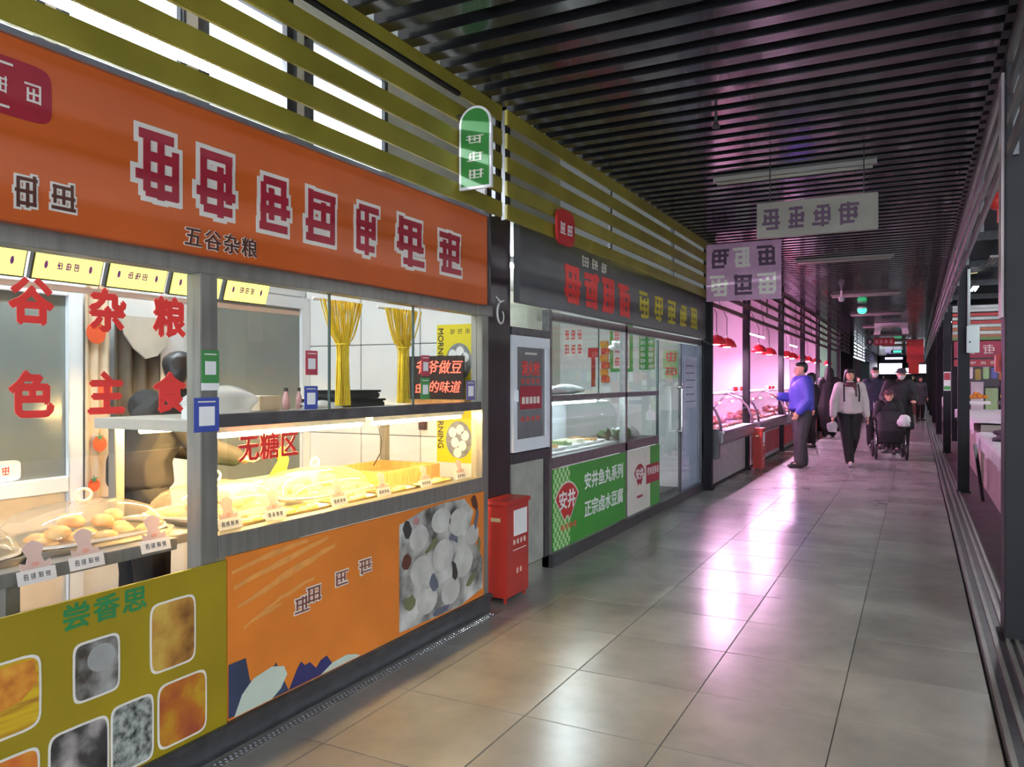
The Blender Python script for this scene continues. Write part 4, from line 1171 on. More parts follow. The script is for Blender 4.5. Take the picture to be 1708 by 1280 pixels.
# meat counters with curved glass
meatpieces = []
def meat_counter(y0, y1, label, low, panel_mat, detail):
    t = thing('meat_counter', label, 'display case', (-2.7, (y0 + y1) / 2, 0))
    MB().box(-3.15, -2.45, y0, y1, .04, .57).build('body', low, t, bevel=.006)
    MB().poly(FY(y0), [(-3.15, .57), (-2.36, .57), (-2.30, .62), (-2.30, .75), (-3.15, .75)], -(y1 - y0), 0).build('trough', M('counter_steel', (.36, .34, .36), .3, .7, noise=.15), t)
    MB().box(-2.31, -2.285, y0, y1, .735, .765).build('edge_trim', chrome, t, bevel=.003)
    MB().box(-3.12, -2.33, y0 + .03, y1 - .03, .751, .765).build('bed', white, t)
    pr = [(-2.33, .765), (-2.35, .90), (-2.41, 1.04), (-2.52, 1.15), (-2.68, 1.22), (-2.80, 1.24)]
    m = MB()
    for y in (y0 + .03, y1 - .03):
        m.v += [Vector((x, y, z)) for x, z in pr]
    k = len(pr)
    m.f = [[i, i + 1, k + i + 1, k + i] for i in range(k - 1)]
    m.build('curved_glass', pane, t, smooth=True, recalc=False)
    for y in (y0 + .03, y1 - .03):
        MB().tube([(x, y, z) for x, z in pr] , .018, 8).build('glass_rib', M('rib_mauve', (.22, .15, .2), .35, .4, noise=.1), t, smooth=True)
    MB().box(-3.05, -2.72, y0 + .02, y1 - .02, 1.24, 1.262).build('top_shelf', white, t, bevel=.003)
    MB().bar((-2.85, y0 + .03, 1.24), (-3.10, y0 + .03, .95), .025).build('brace', chrome, t)
    if panel_mat:
        MB().box(-2.448, -2.435, y0 + .1, y1 - .1, .12, .50).build('front_panel', panel_mat, t)
    MB().box(-3.10, -2.44, y0 + .02, y1 - .02, .0, .04).build('plinth', blackm, t)
    rnd = random.Random(int(y0 * 10))
    if detail:
        n = detail
        mlab = 'cut of pink raw meat in the meat counter ' + ('at the butcher row start' if y0 < 12 else 'behind the man in blue' if y0 < 15 else 'past the man in blue')
        for i in range(n):
            y = y0 + .2 + (y1 - y0 - .4) * (i + .5) / n
            o = crumple('meat_cut', (-2.85 + rnd.uniform(-.1, .12), y, .767), (rnd.uniform(.09, .14), (y1 - y0) / n * .42, rnd.uniform(.04, .075)), meat, int(y0 * 7) + i, mlab, 'meat', 'cuts of meat, ' + mlab[-24:], .3)
        for i in range(n):
            y = y0 + .15 + (y1 - y0 - .3) * (i + .5) / n
            crumple('meat_cut', (-2.50, y, .767), (.055, (y1 - y0) / n * .3, .03), meat, int(y0 * 9) + i, mlab, 'meat', 'cuts of meat, ' + mlab[-24:], .3)
        for i in range(5):
            y = y0 + .5 + rnd.uniform(-.1, .1) + .3 * i
            o = MB().lathe([(.04, 1.262), (.055, 1.30), (.05, 1.335), (.0, 1.34)], (-2.88, y, 0), 12).build('seasoning_tub', red if i % 2 else paper)
            tag(o, 'small tub standing on top of a meat counter', 'tub', 'tubs on the meat counters')
greyb = M('grey_body', (.32, .30, .31), .5, noise=.15)
meat_counter(10.55, 12.85, 'curved glass meat counter with steel trough and grey body at the butcher row start', greyb, None, 8)
meat_counter(13.35, 16.35, 'curved glass meat counter with a red front panel behind the man in blue', greyb, M('red_front', (.42, .03, .03), .4, noise=.35, scale=5), 8)
meat_counter(16.85, 19.7, 'curved glass meat counter between the man in blue and the hooded shopper', greyb, red, 6)
meat_counter(20.2, 23.0, 'curved glass meat counter beside the shopper in the long hooded coat', greyb, red, 0)
meat_counter(23.5, 26.2, 'curved glass meat counter just past the shopper in the long hooded coat', greyb, deepred, 0)
meat_counter(26.75, 29.4, 'last meat counter of the butcher row before the broad dark pillar', greyb, deepred, 0)
tag(MB().box(-2.62, -2.33, 10.40, 10.53, .40, .80).build('steel_basin', dsteel, bevel=.01), 'dark steel basin fixed at the end of the first meat counter', 'basin')
t = thing('price_banner', 'small orange banner hanging under the first pendant lamp', 'banner', (-3.2, 12.0, 1.6))
MB().rbox(FY(12.0), -3.24, -3.10, 1.62, 1.92, 0, .006).build('cloth', M('amber_cloth', (.72, .34, .03), .5, noise=.1), t)
for k in range(3):
    strokes('lettering', brownp, t, FY(11.994), -3.20, -3.14, 1.65 + .085 * k, 1.71 + .085 * k, 240 + k, .0005, .002, 3, .12)
MB().tube([(-3.17, 12.0, 1.92), (-3.17, 12.0, 4.7)], .003, 5).build('string', dark, t)
# broad pillar and far stalls
t = thing('pillar', 'broad dark pillar between the butcher row and the far stalls', 'pillar', (-2.5, 34.6, 0))
MB().box(-2.75, -2.30, 34.3, 34.95, 0, 3.46).build('shaft', rpost, t, bevel=.01)
MB().box(-2.77, -2.28, 34.28, 34.97, 0, .12).build('base', dsteel, t)
for i in range(4):
    y = 35.05 + 4 * i
    m_ = [M('far_stall_pink', (.75, .6, .7), .5, emit=.9, ecol=(1, .72, .90), noise=.05), M('far_stall_teal', (.6, .75, .78), .5, emit=.9, ecol=(.68, .95, 1.0), noise=.05)][i // 2]
    t = thing('far_stall', 'lit ' + ('pink' if i < 2 else 'pale teal') + ' shop front in the far stalls beyond the broad pillar', 'stall', (-2.6, y + 2, 0), group='far ' + ('pink' if i < 2 else 'teal') + ' shop fronts')
    for k in range(3):
        MB().box(-2.62, -2.58, y + .1 + 1.28 * k, y + 1.2 + 1.28 * k, .9, 2.45).build('lit_pane', m_, t)
    for k in range(4):
        MB().box(-2.60, -2.50, y + .01 + 1.28 * k, y + .09 + 1.28 * k, 0, 2.5).build('post', rpost, t)
    MB().box(-2.62, -2.45, y + .01, y + 3.98, 0, .88).build('counter', deepred if i % 2 else greyb, t)
struct('wall_far_left', MB().box(-2.75, -2.5, 51.2, 64, 0, 3.4), gpanel)
# far end: shops closing the view
struct('wall_far', MB().box(-3, 16, 63.9, 64.1, 0, 5), gpanel)
for i, (x0, x1, z0, z1, mm, lb) in enumerate([(-2.4, -.9, 1.9, 2.7, shopglow, 'broad white lit shop sign at the far end of the walkway'), (-.7, -.3, 1.9, 2.35, shopglow, 'small white lit sign at the far end of the walkway'), (.0, .9, 1.95, 2.6, shopglow, 'white lit sign by the posts at the far end'), (-1.9, -.8, 2.85, 3.02, violet_glow, 'violet lit sign strip near the far ceiling')]):
    yl = 62 if i < 3 else 58
    t = thing('lit_sign', lb, 'sign', ((x0 + x1) / 2, yl, z0))
    MB().box(x0, x1, yl, yl + .08, z0, z1).build('box', dsteel, t)
    MB().box(x0 + .02, x1 - .02, yl - .02, yl, z0 + .02, z1 - .02).build('face', mm, t)
    MB().box(x0 + .1, x1 - .1, yl + .08, yl + .2, z1 - .1, 3.2).build('hanger_board', dsteel, t)
# hanging things over the walkway
t = thing('aisle_sign', 'pale aisle sign hanging from the black ceiling before the pink light', 'sign', (-.75, 6.5, 2.6))
fa = FY(6.5)
MB().rbox(fa, -1.15, -.26, 2.60, 2.88, -.05, 0).build('board', M('sign_beige', (.24, .22, .18), .5, noise=.1), t, bevel=.004)
for k in range(4):
    strokes('lettering', M('plum_ink', (.08, .03, .07), .5, noise=.1), t, fa, -1.11 + .19 * k, -.96 + .19 * k, 2.65, 2.83, 250 + k, .0005, .003, 4, .2)
for x in (-1.05, -.36):
    MB().tube([(x, 6.52, 2.88), (x, 6.52, 3.2)], .005, 6).build('hanger', dark, t)
t = thing('aisle_sign', 'added pink and plum board imitating pink light at the start of the butcher row', 'sign', (-2.0, 9.6, 2.4))  # pink board added in place of the pink lit louvre and battens
fa = FY(9.6)
MB().rbox(fa, -2.30, -1.42, 2.42, 3.12, -.04, 0).build('board', M('pink_light_board', (.55, .30, .46), .5, noise=.2, scale=4), t, bevel=.004)
for r_ in range(2):
    for k in range(3):
        strokes('lettering', M('plum_ink', (.08, .03, .07), .5, noise=.1) if (k + r_) % 2 else pale, t, fa, -2.26 + .28 * k, -2.02 + .28 * k, 2.47 + .33 * r_, 2.74 + .33 * r_, 260 + k + 3 * r_, .0005, .003, 4, .2)
for x in (-2.2, -1.5):
    MB().tube([(x, 9.62, 3.12), (x, 9.62, 3.2)], .006, 6).build('hanger', dark, t)
t = thing('sprinkler_head', 'small sprinkler head hanging below the black battens', 'sprinkler', (-1.16, 5.1, 3.1))
MB().tube([(-1.16, 5.1, 3.22), (-1.16, 5.1, 3.13)], .010, 8).build('pipe', dsteel, t)
MB().lathe([(.012, 3.09), (.026, 3.095), (.026, 3.10), (.012, 3.13)], (-1.16, 5.1, 0), 12).build('rose', dsteel, t)
t = thing('exit_sign', 'small lit green exit sign with white top hanging over the walkway', 'sign', (-1.12, 19.7, 3.0))
MB().lathe([(.0, 2.99), (.07, 3.01), (.10, 3.06), (.10, 3.11)], (-1.12, 19.7, 0), 16).build('lit_face', exitg, t, smooth=True)
MB().lathe([(.10, 3.11), (.095, 3.15), (.03, 3.17)], (-1.12, 19.7, 0), 16).build('cap', white, t, smooth=True)
MB().tube([(-1.12, 19.7, 3.17), (-1.12, 19.7, 3.21)], .01, 6).build('stem', dark, t)
t = thing('exit_sign', 'flat lit green exit sign far down the walkway', 'sign', (-.8, 42, 2.9))
MB().box(-1.1, -.55, 42, 42.06, 2.78, 2.93).build('box', dark, t)
MB().box(-1.0, -.65, 41.985, 42, 2.81, 2.90).build('lit_face', exitg, t)
for x in (-1.0, -.65):
    MB().tube([(x, 42.03, 2.93), (x, 42.03, 3.2)], .008, 6).build('hanger', dark, t)
t = thing('arch_frame', 'white arch shaped board hanging under the far ceiling', 'sign', (-.68, 26, 2.8))
fa = FY(26)
MB().rbox(fa, -1.14, -.22, 3.08, 3.19, -.05, 0).build('crossbar', paper, t)
MB().poly(fa, [(-1.16, 2.84), (-.98, 2.84), (-.96, 3.0), (-.90, 3.08), (-1.12, 3.08)], -.05, 0).build('end_piece', paper, t)
MB().poly(fa, [(-.20, 2.84), (-.38, 2.84), (-.40, 3.0), (-.46, 3.08), (-.24, 3.08)], -.05, 0).build('end_piece', paper, t)
t = thing('aisle_sign', 'red hanging sign with white characters and a dark round logo', 'sign', (-1.1, 32, 2.7))
fa = FY(32)
MB().rbox(fa, -1.42, -.72, 2.76, 3.04, -.05, 0).build('board', red, t)
MB().poly(fa, ellipse(-1.55, 2.90, .12, .14, 18), -.05, .001).build('logo', dark, t)
MB().poly(fa, ellipse(-1.55, 2.90, .05, .07, 14), .001, .003).build('logo_mark', pale, t)
for k in range(4):
    strokes('lettering', pale, t, fa, -1.38 + .16 * k, -1.26 + .16 * k, 2.82, 2.98, 270 + k, .0005, .003, 3, .14)
for x in (-1.35, -.8):
    MB().tube([(x, 32.02, 3.04), (x, 32.02, 3.2)], .008, 6).build('hanger', dark, t)
for x0, x1, z0, z1, y, lb, mk in ((-.28, .20, 2.02, 2.76, 27.8, 'large plain red banner hanging by the right hand posts', 1), (-.32, .10, 1.75, 2.40, 39, 'smaller bright red banner hanging behind the large red one', 0)):
    t = thing('hanging_banner', lb, 'banner', ((x0 + x1) / 2, y, z0))
    MB().rbox(FY(y), x0, x1, z0, z1, -.012, 0).build('cloth', red if mk else redlit, t)
    MB().tube([(x0 - .03, y, z1), (x1 + .03, y, z1)], .012, 8).build('rod', dark, t)
    for x in (x0 + .05, x1 - .05):
        MB().tube([(x, y, z1), (x, y, 3.2)], .005, 5).build('hanger', dark, t)
    if mk:
        strokes('lettering', M('amber_cloth', (.72, .34, .03), .5), t, FY(y), x0 + .06, x0 + .16, z1 - .16, z1 - .08, 280, .0005, .003, 3, .12)
t = thing('security_camera', 'small white security camera hanging under the pink lit ceiling', 'camera', (-1.3, 16.4, 2.98))
MB().lathe([(0, 2.98), (.05, 3.0), (.055, 3.05), (.05, 3.08)], (-1.3, 16.4, 0), 14).build('body', white, t, smooth=True)
MB().tube([(-1.3, 16.4, 3.08), (-1.3, 16.4, 3.2)], .018, 8).build('stem', white, t)

# ================================================================== RIGHT ROW
RP = [5.03, 11.5, 17.6, 23.8, 30.0, 36.2, 42.4, 48.6]
for i, y in enumerate(RP):
    if i == 0:
        t = thing('hall_post', 'thick black post with a tall pale plaque at the walkway edge', 'post', (.52, y, 0))
        MB().box(.43, .66, y, y + .22, 0, 3.2).build('shaft', rpost, t, bevel=.005)
        MB().box(.41, .68, y - .02, y + .24, 0, .03).build('foot', rpost, t)
        MB().box(.414, .428, y + .03, y + .19, 1.80, 3.15).build('plaque', M('plaque_pink_grey', (.42, .36, .38), .4, noise=.12), t)
    else:
        lb = {1: 'slim black post carrying the pale grey electric box', 2: 'slim black post carrying the small notice plate', 3: 'slim black post just past the cross stall banners'}.get(i)
        t = thing('hall_post', lb or 'slim black post far along the right side of the walkway', 'post', (.54, y, 0), group=None if lb else 'right row posts')
        MB().box(.47, .60, y - .07, y + .07, 0, 3.2).build('shaft', rpost, t, bevel=.004)
        MB().box(.45, .62, y - .09, y + .09, 0, .03).build('foot', rpost, t)
ys = [-2] + RP + [54]
for i in range(len(ys) - 1):
    louvre(ys[i] + (.24 if i == 1 else .08), ys[i + 1] - .09, .44, gslat, 'silver slatted screen between the posts over the market tables', 'right row slatted screens', n=4, z0=3.22, d=.075, gap=.165, side=-1)
# electric box and conduit on the second post
t = thing('electric_box', 'pale grey electric box with conduit on a slim black post', 'electric box', (.62, 11.4, 1.75))
MB().box(.56, .70, 11.33, 11.42, 1.80, 2.14).build('body', M('box_grey', (.50, .56, .54), .4, noise=.06), t, bevel=.004)
MB().tube([(.585, 11.40, 2.14), (.585, 11.40, 2.86)], .018, 8).build('conduit', MATS['box_grey'], t, smooth=True)
MB().tube([(.585, 11.40, 2.80), (.68, 11.40, 2.81)], .008, 6).build('clip', M('brass', (.7, .6, .3)), t)
MB().rbox(FY(11.33), .585, .605, 1.925, 1.945, 0, .006).build('lock', dark, t)
t = thing('alarm_box', 'small red alarm box hung on the far side of the thick black post', 'alarm', (.5, 5.4, 1.5))
MB().box(.405, .47, 5.26, 5.36, 1.50, 1.60).build('body', red, t, bevel=.004)
MB().box(.42, .455, 5.255, 5.26, 1.53, 1.57).build('button', deepred, t)
t = thing('red_lantern', 'small red lantern hanging from the silver slatted screen', 'lantern', (.62, 8.4, 2.9))
MB().lathe([(.03, 3.02), (.075, 3.05), (.09, 3.10), (.075, 3.15), (.03, 3.18)], (.66, 8.4, 0), 16).build('body', red, t, smooth=True)
MB().lathe([(.035, 3.18), (.035, 3.20), (.005, 3.205)], (.66, 8.4, 0), 12).build('cap', brownp, t)
MB().tube([(.66, 8.4, 3.2), (.66, 8.4, 4.9)], .003, 5).build('string', dark, t)
MB().tube([(.66, 8.4, 3.02), (.66, 8.4, 2.90)], .006, 5).build('tassel', red, t)
t = thing('notice_plate', 'small notice plate with red and green print on a slim black post', 'notice', (.5, 17.5, 1.4))
MB().rbox(FY(17.52), .475, .595, 1.25, 1.62, 0, .004).build('plate', paper, t)
MB().rbox(FY(17.516), .48, .59, 1.46, 1.60, .0005, .0015).build('red_print', deepred, t)
MB().rbox(FY(17.516), .48, .59, 1.27, 1.34, .0005, .0015).build('green_print', green, t)
# hall lamps; those beyond the first row are unseen, added for floor light
for i, (x, y) in enumerate([(1.7, 23.2), (1.7, 16.3), (1.7, 9.4), (1.7, 2.6), (1.7, 29.9), (1.7, 37), (1.7, 46), (5.5, 6), (5.5, 13), (5.5, 20), (5.5, 30), (3.2, .5), (9.5, 4), (9.5, 14), (9.5, 24)]):
    lit = i != 0
    t = thing('hall_lamp', 'lit tube lamp hung under the dark hall roof' if lit else 'unlit tube lamp hung under the dark hall roof', 'lamp', (x, y, 4.4), group='hall tube lamps' if lit else None)
    MB().box(x - .09, x + .09, y - .65, y + .65, 4.50, 4.55).build('housing', white, t)
    for dx in (-.045, .045):
        MB().tube([(x + dx, y - .62, 4.48), (x + dx, y + .62, 4.48)], .018, 8).build('tube', halltube if lit else offtube, t, smooth=True)
    for dy in (-.5, .5):
        MB().tube([(x, y + dy, 4.55), (x, y + dy, 4.9)], .006, 5).build('hanger', dark, t)
for i in range(10):
    y = 6 + 5 * i
    tag(MB().box(.5, 15.9, y - .05, y + .05, 4.70, 4.9).build('roof_beam', dsteel), 'dark steel beam under the hall roof', 'beam', 'hall roof beams')
# sheeted market tables
def sheet_table(x0, x1, y0, y1, z, label, seed, humps, front):
    t = thing('market_table', label, 'table', ((x0 + x1) / 2, (y0 + y1) / 2, 0))
    MB().box(x0 + .08, x1 - .05, y0 + .05, y1 - .05, .02, z - .03).build('cabinet', front, t, bevel=.006)
    rnd = random.Random(seed)
    NX, NY = 26, int((y1 - y0) * 7)
    m = MB()
    hp = [(rnd.uniform(x0 + .4, x1 - .1), rnd.uniform(y0 + .4, y1 - .3), rnd.uniform(.2, .45), rnd.uniform(.10, .30)) for _ in range(humps)]
    for i in range(NX + 1):
        for j in range(NY + 1):
            u = i / NX
            y = y0 + (y1 - y0) * j / NY
            if u < .16:
                s = u / .16
                x = x0 - .012 + .015 * math.sin(y * 9 + 1.3 * math.sin(y * 3)) * (1 - s)
                zz = z - .16 * (1 - s) + .02 * math.sin(y * 4.7) * (1 - s)
            else:
                x = x0 + (x1 - x0) * (u - .16) / .84
                zz = z + .012 * math.sin(x * 11 + y * 3) * math.sin(y * 6 - x * 4)
                for hx, hy, hr, hh in hp:
                    dd = ((x - hx) ** 2 + (y - hy) ** 2) / hr ** 2
                    zz += hh * math.exp(-dd * 1.6)
            m.v.append(Vector((x, y, zz)))
    m.f = [[i * (NY + 1) + j, i * (NY + 1) + j + 1, (i + 1) * (NY + 1) + j + 1, (i + 1) * (NY + 1) + j] for i in range(NX) for j in range(NY)]
    m.build('sheet', sheet, t, smooth=True, recalc=False)
    return t
fpink = M('beige_front', (.36, .29, .26), .5, noise=.2, scale=3)
sheet_table(.72, 2.5, 5.6, 12.2, .75, 'market table covered with white sheeting beside the thick black post', 1, 2, fpink)
sheet_table(.72, 3.2, 12.6, 18.6, .86, 'market table covered with humped white sheeting behind the electric box', 2, 9, fpink)
sheet_table(.72, 3.2, 24.5, 33, .85, 'far market table covered with white sheeting beyond the red banners', 4, 8, fpink)
tag(MB().bar((.70, 10.7, .0), (.64, 11.1, .66), .035).build('wooden_prop', blackm), 'black bar leaning against the front of the sheeted table', 'bar')
crumple('dark_jacket', (.98, 10.6, .755), (.17, .42, .08), M('navy_cloth', (.016, .017, .03), .7, noise=.3, scale=12), 31, 'dark jacket dropped on the white sheeting', 'jacket', None, .4)
cols = [M('fruit_yellow', (.62, .50, .05), .4, noise=.2), M('fruit_green', (.22, .32, .06), .4, noise=.3), M('fruit_orange', (.70, .24, .02), .4, noise=.2), M('fruit_red', (.45, .04, .03), .4, noise=.2)]
for k, (bx, by, bz, ci) in enumerate([(1.55, 16.5, 1.02, 0), (1.05, 18.0, .98, 2), (2.3, 17.6, 1.06, 1), (2.15, 16.2, 1.04, 3)]):
    t = thing('fruit_tray', ['tray heaped with yellow fruit on the humped sheeting', 'tray heaped with oranges on the humped sheeting', 'tray heaped with green fruit on the humped sheeting', 'tray heaped with red fruit on the humped sheeting'][k], 'tray', (bx, by, bz))
    MB().box(bx - .24, bx + .24, by - .2, by + .2, bz, bz + .06).build('tray_body', paper if k % 2 else dark, t, bevel=.006)
    rnd = random.Random(k)
    for i in range(18):
        a, r = rnd.uniform(0, 6.28), rnd.uniform(0, .17)
        o = MB().ell((0, 0, 0), (.045, .045, .042), 10, 6).build('fruit', cols[ci], smooth=True)
        o.location = (bx + r * 1.15 * math.cos(a), by + r * math.sin(a), bz + .10 + .09 * (1 - r / .17) * rnd.random())
        tag(o, ['yellow fruit', 'orange', 'green fruit', 'red fruit'][k] + ' heaped in a tray on the humped white sheeting', 'fruit', ['yellow', 'orange', 'green', 'red'][k] + ' fruit heap')
t = thing('weighing_scale', 'red weighing scale with a dark dial on the sheeted market table', 'scale', (1.9, 15.0, .9))
MB().box(1.78, 2.06, 14.9, 15.15, .93, 1.06).build('body', red, t, bevel=.01)
MB().box(1.74, 2.10, 14.86, 15.19, 1.09, 1.11).build('pan', chrome, t, bevel=.004)
MB().box(1.88, 1.96, 15.0, 15.05, 1.06, 1.09).build('stem', dark, t)
MB().box(1.80, 2.04, 15.1, 15.16, 1.14, 1.42).build('display', deepred, t, bevel=.008)
MB().box(1.83, 2.01, 15.09, 15.1, 1.26, 1.38).build('dial', M('dial_blue', (.1, .1, .5), .4, emit=.5, ecol=(.4, .4, 1), noise=.05), t)
# cross stall with coloured slats and red banners
cs = thing('cross_stall', 'stall with red, orange and green edged slats facing the sheeted tables', 'stall', (3.5, 21, 0))
stripes = [(3.20, gslat), (3.12, gslat), (3.02, red), (2.93, gslat), (2.84, red), (2.76, gslat), (2.68, M('slat_orange', (.55, .16, .05), .4, noise=.1)), (2.60, gslat), (2.53, M('slat_brown', (.35, .14, .05), .4, noise=.1)), (2.46, M('slat_green', (.12, .25, .04), .4, noise=.1))]
for z, m_ in stripes:
    MB().box(.75, 7.5, 21.0, 21.04, z - .07, z).build('slat', m_, cs)
for x in (.80, 4.1, 7.4):
    MB().box(x - .06, x + .06, 21.04, 21.16, 0, 3.25).build('post', rpost, cs)
fcs = FY(20.96)
bn = thing('banner', 'long red banner with white characters across the cross stall', 'banner', (3.5, 20.95, 1.95))
MB().rbox(fcs, .78, 6.5, 1.98, 2.36, 0, .01).build('cloth', M('banner_crimson', (.38, .03, .07), .5, noise=.1), bn)
for k in range(14):
    strokes('lettering', pale, bn, fcs, .95 + .40 * k, 1.22 + .40 * k, 2.06, 2.28, 400 + k, .0105, .012, 4, .13)
bn2 = thing('banner', 'narrow red banner with small print under the long banner', 'banner', (3.5, 20.95, 1.75))
MB().rbox(fcs, .78, 5.5, 1.78, 1.94, 0, .01).build('cloth', deepred, bn2)
for k in range(22):
    strokes('lettering', pale, bn2, fcs, .9 + .2 * k, 1.03 + .2 * k, 1.82, 1.90, 430 + k, .0105, .012, 3, .13)
struct('wall_cross_back', MB().box(.8, 7.4, 23.6, 23.7, 0, 2.4), gpanel)
rnd = random.Random(4)
pk = [red, paper, yellow, lgreen, M('crate_blue', (.08, .10, .35), .4, noise=.1), M('packet_orange', (.6, .2, .03), .4, noise=.1)]
for k in range(18):
    x = .95 + .16 * k
    zt = 1.76 - rnd.uniform(0, .1)
    t = thing('goods_packet', ['red', 'white', 'yellow', 'green', 'blue', 'orange'][k % 6] + ' goods packet hung under the narrow red banner', 'packet', (x, 21.03, zt - .25), group='hung goods packets, ' + str(k % 6))
    MB().box(x - .06, x + .06, 21.05, 21.10, zt - .26, zt).build('pouch', pk[k % 6], t, bevel=.015)
    MB().box(x - .062, x + .062, 21.06, 21.09, zt, zt + .02).build('seal', paper if k % 2 else dark, t)
    MB().tube([(x, 21.075, zt + .02), (x, 21.035, 2.4)], .003, 5).build('hook', dark, t)
rnd = random.Random(9)
for k in range(10):
    x = 1.0 + .30 * k
    z = rnd.uniform(.3, .8)
    mm = [red, paper, lgreen, dark, M('crate_blue', (.08, .10, .35), .4, noise=.1), yellow][k % 6]
    t = thing('goods_crate', ['red', 'white', 'light green', 'black', 'blue', 'yellow'][k % 6] + ' goods crate stacked in the cross stall', 'crate', (x, 22, 0), group='goods crates in the cross stall, ' + str(k % 6))
    MB().box(x - .13, x + .13, 21.8, 22.2, 0, .9 + z).build('body', mm, t, bevel=.01)
    MB().box(x - .14, x + .14, 21.79, 22.21, .9 + z, .93 + z).build('rim', paper if k % 2 else dark, t, bevel=.004)
t = thing('stall_lamp', 'white tube lamp inside the cross stall', 'lamp', (3, 22, 2.3))
MB().box(2.0, 3.4, 21.98, 22.02, 2.34, 2.38).build('housing', white, t)
MB().tube([(2.02, 22, 2.32), (3.38, 22, 2.32)], .014, 8).build('tube', cool2, t, smooth=True)

# ================================================================== PEOPLE
PENDING = []
def blob(name, parts, mat, parent, voxel=.012, smooth=4):
    """one continuous surface grown round tapered limbs: parts are (p0, r0, p1, r1), radii scalar or (x, y, z)"""
    verts, faces = [], []
    for p0, r0, p1, r1 in parts:
        bm = bmesh.new()
        for p, r in ((p0, r0), (p1, r1)):
            rr = r if isinstance(r, (tuple, list)) else (r, r, r)
            g = bmesh.ops.create_icosphere(bm, subdivisions=2, radius=1)
            for v in g['verts']:
                v.co = Vector((v.co.x * rr[0], v.co.y * rr[1], v.co.z * rr[2])) + Vector(p)
        h_ = bmesh.ops.convex_hull(bm, input=bm.verts)
        bmesh.ops.delete(bm, geom=list(set(g_ for g_ in h_['geom_interior'] if isinstance(g_, bmesh.types.BMVert))), context='VERTS')
        k = len(verts)
        bm.verts.index_update()
        verts += [v.co.copy() for v in bm.verts]
        faces += [[v.index + k for v in f.verts] for f in bm.faces]
        bm.free()
    me = bpy.data.meshes.new(name)
    me.from_pydata([v - ORI[parent] for v in verts], [], faces)
    me.materials.append(mat)
    o = bpy.data.objects.new(name, me)
    COL.objects.link(o)
    o.parent = parent
    ORI[o] = ORI[parent]
    r = o.modifiers.new('r', 'REMESH')
    r.mode = 'VOXEL'
    r.voxel_size = voxel
    r.use_smooth_shade = True
    s = o.modifiers.new('s', 'SMOOTH')
    s.iterations = smooth
    s.factor = .5
    PENDING.append(o)
    return o

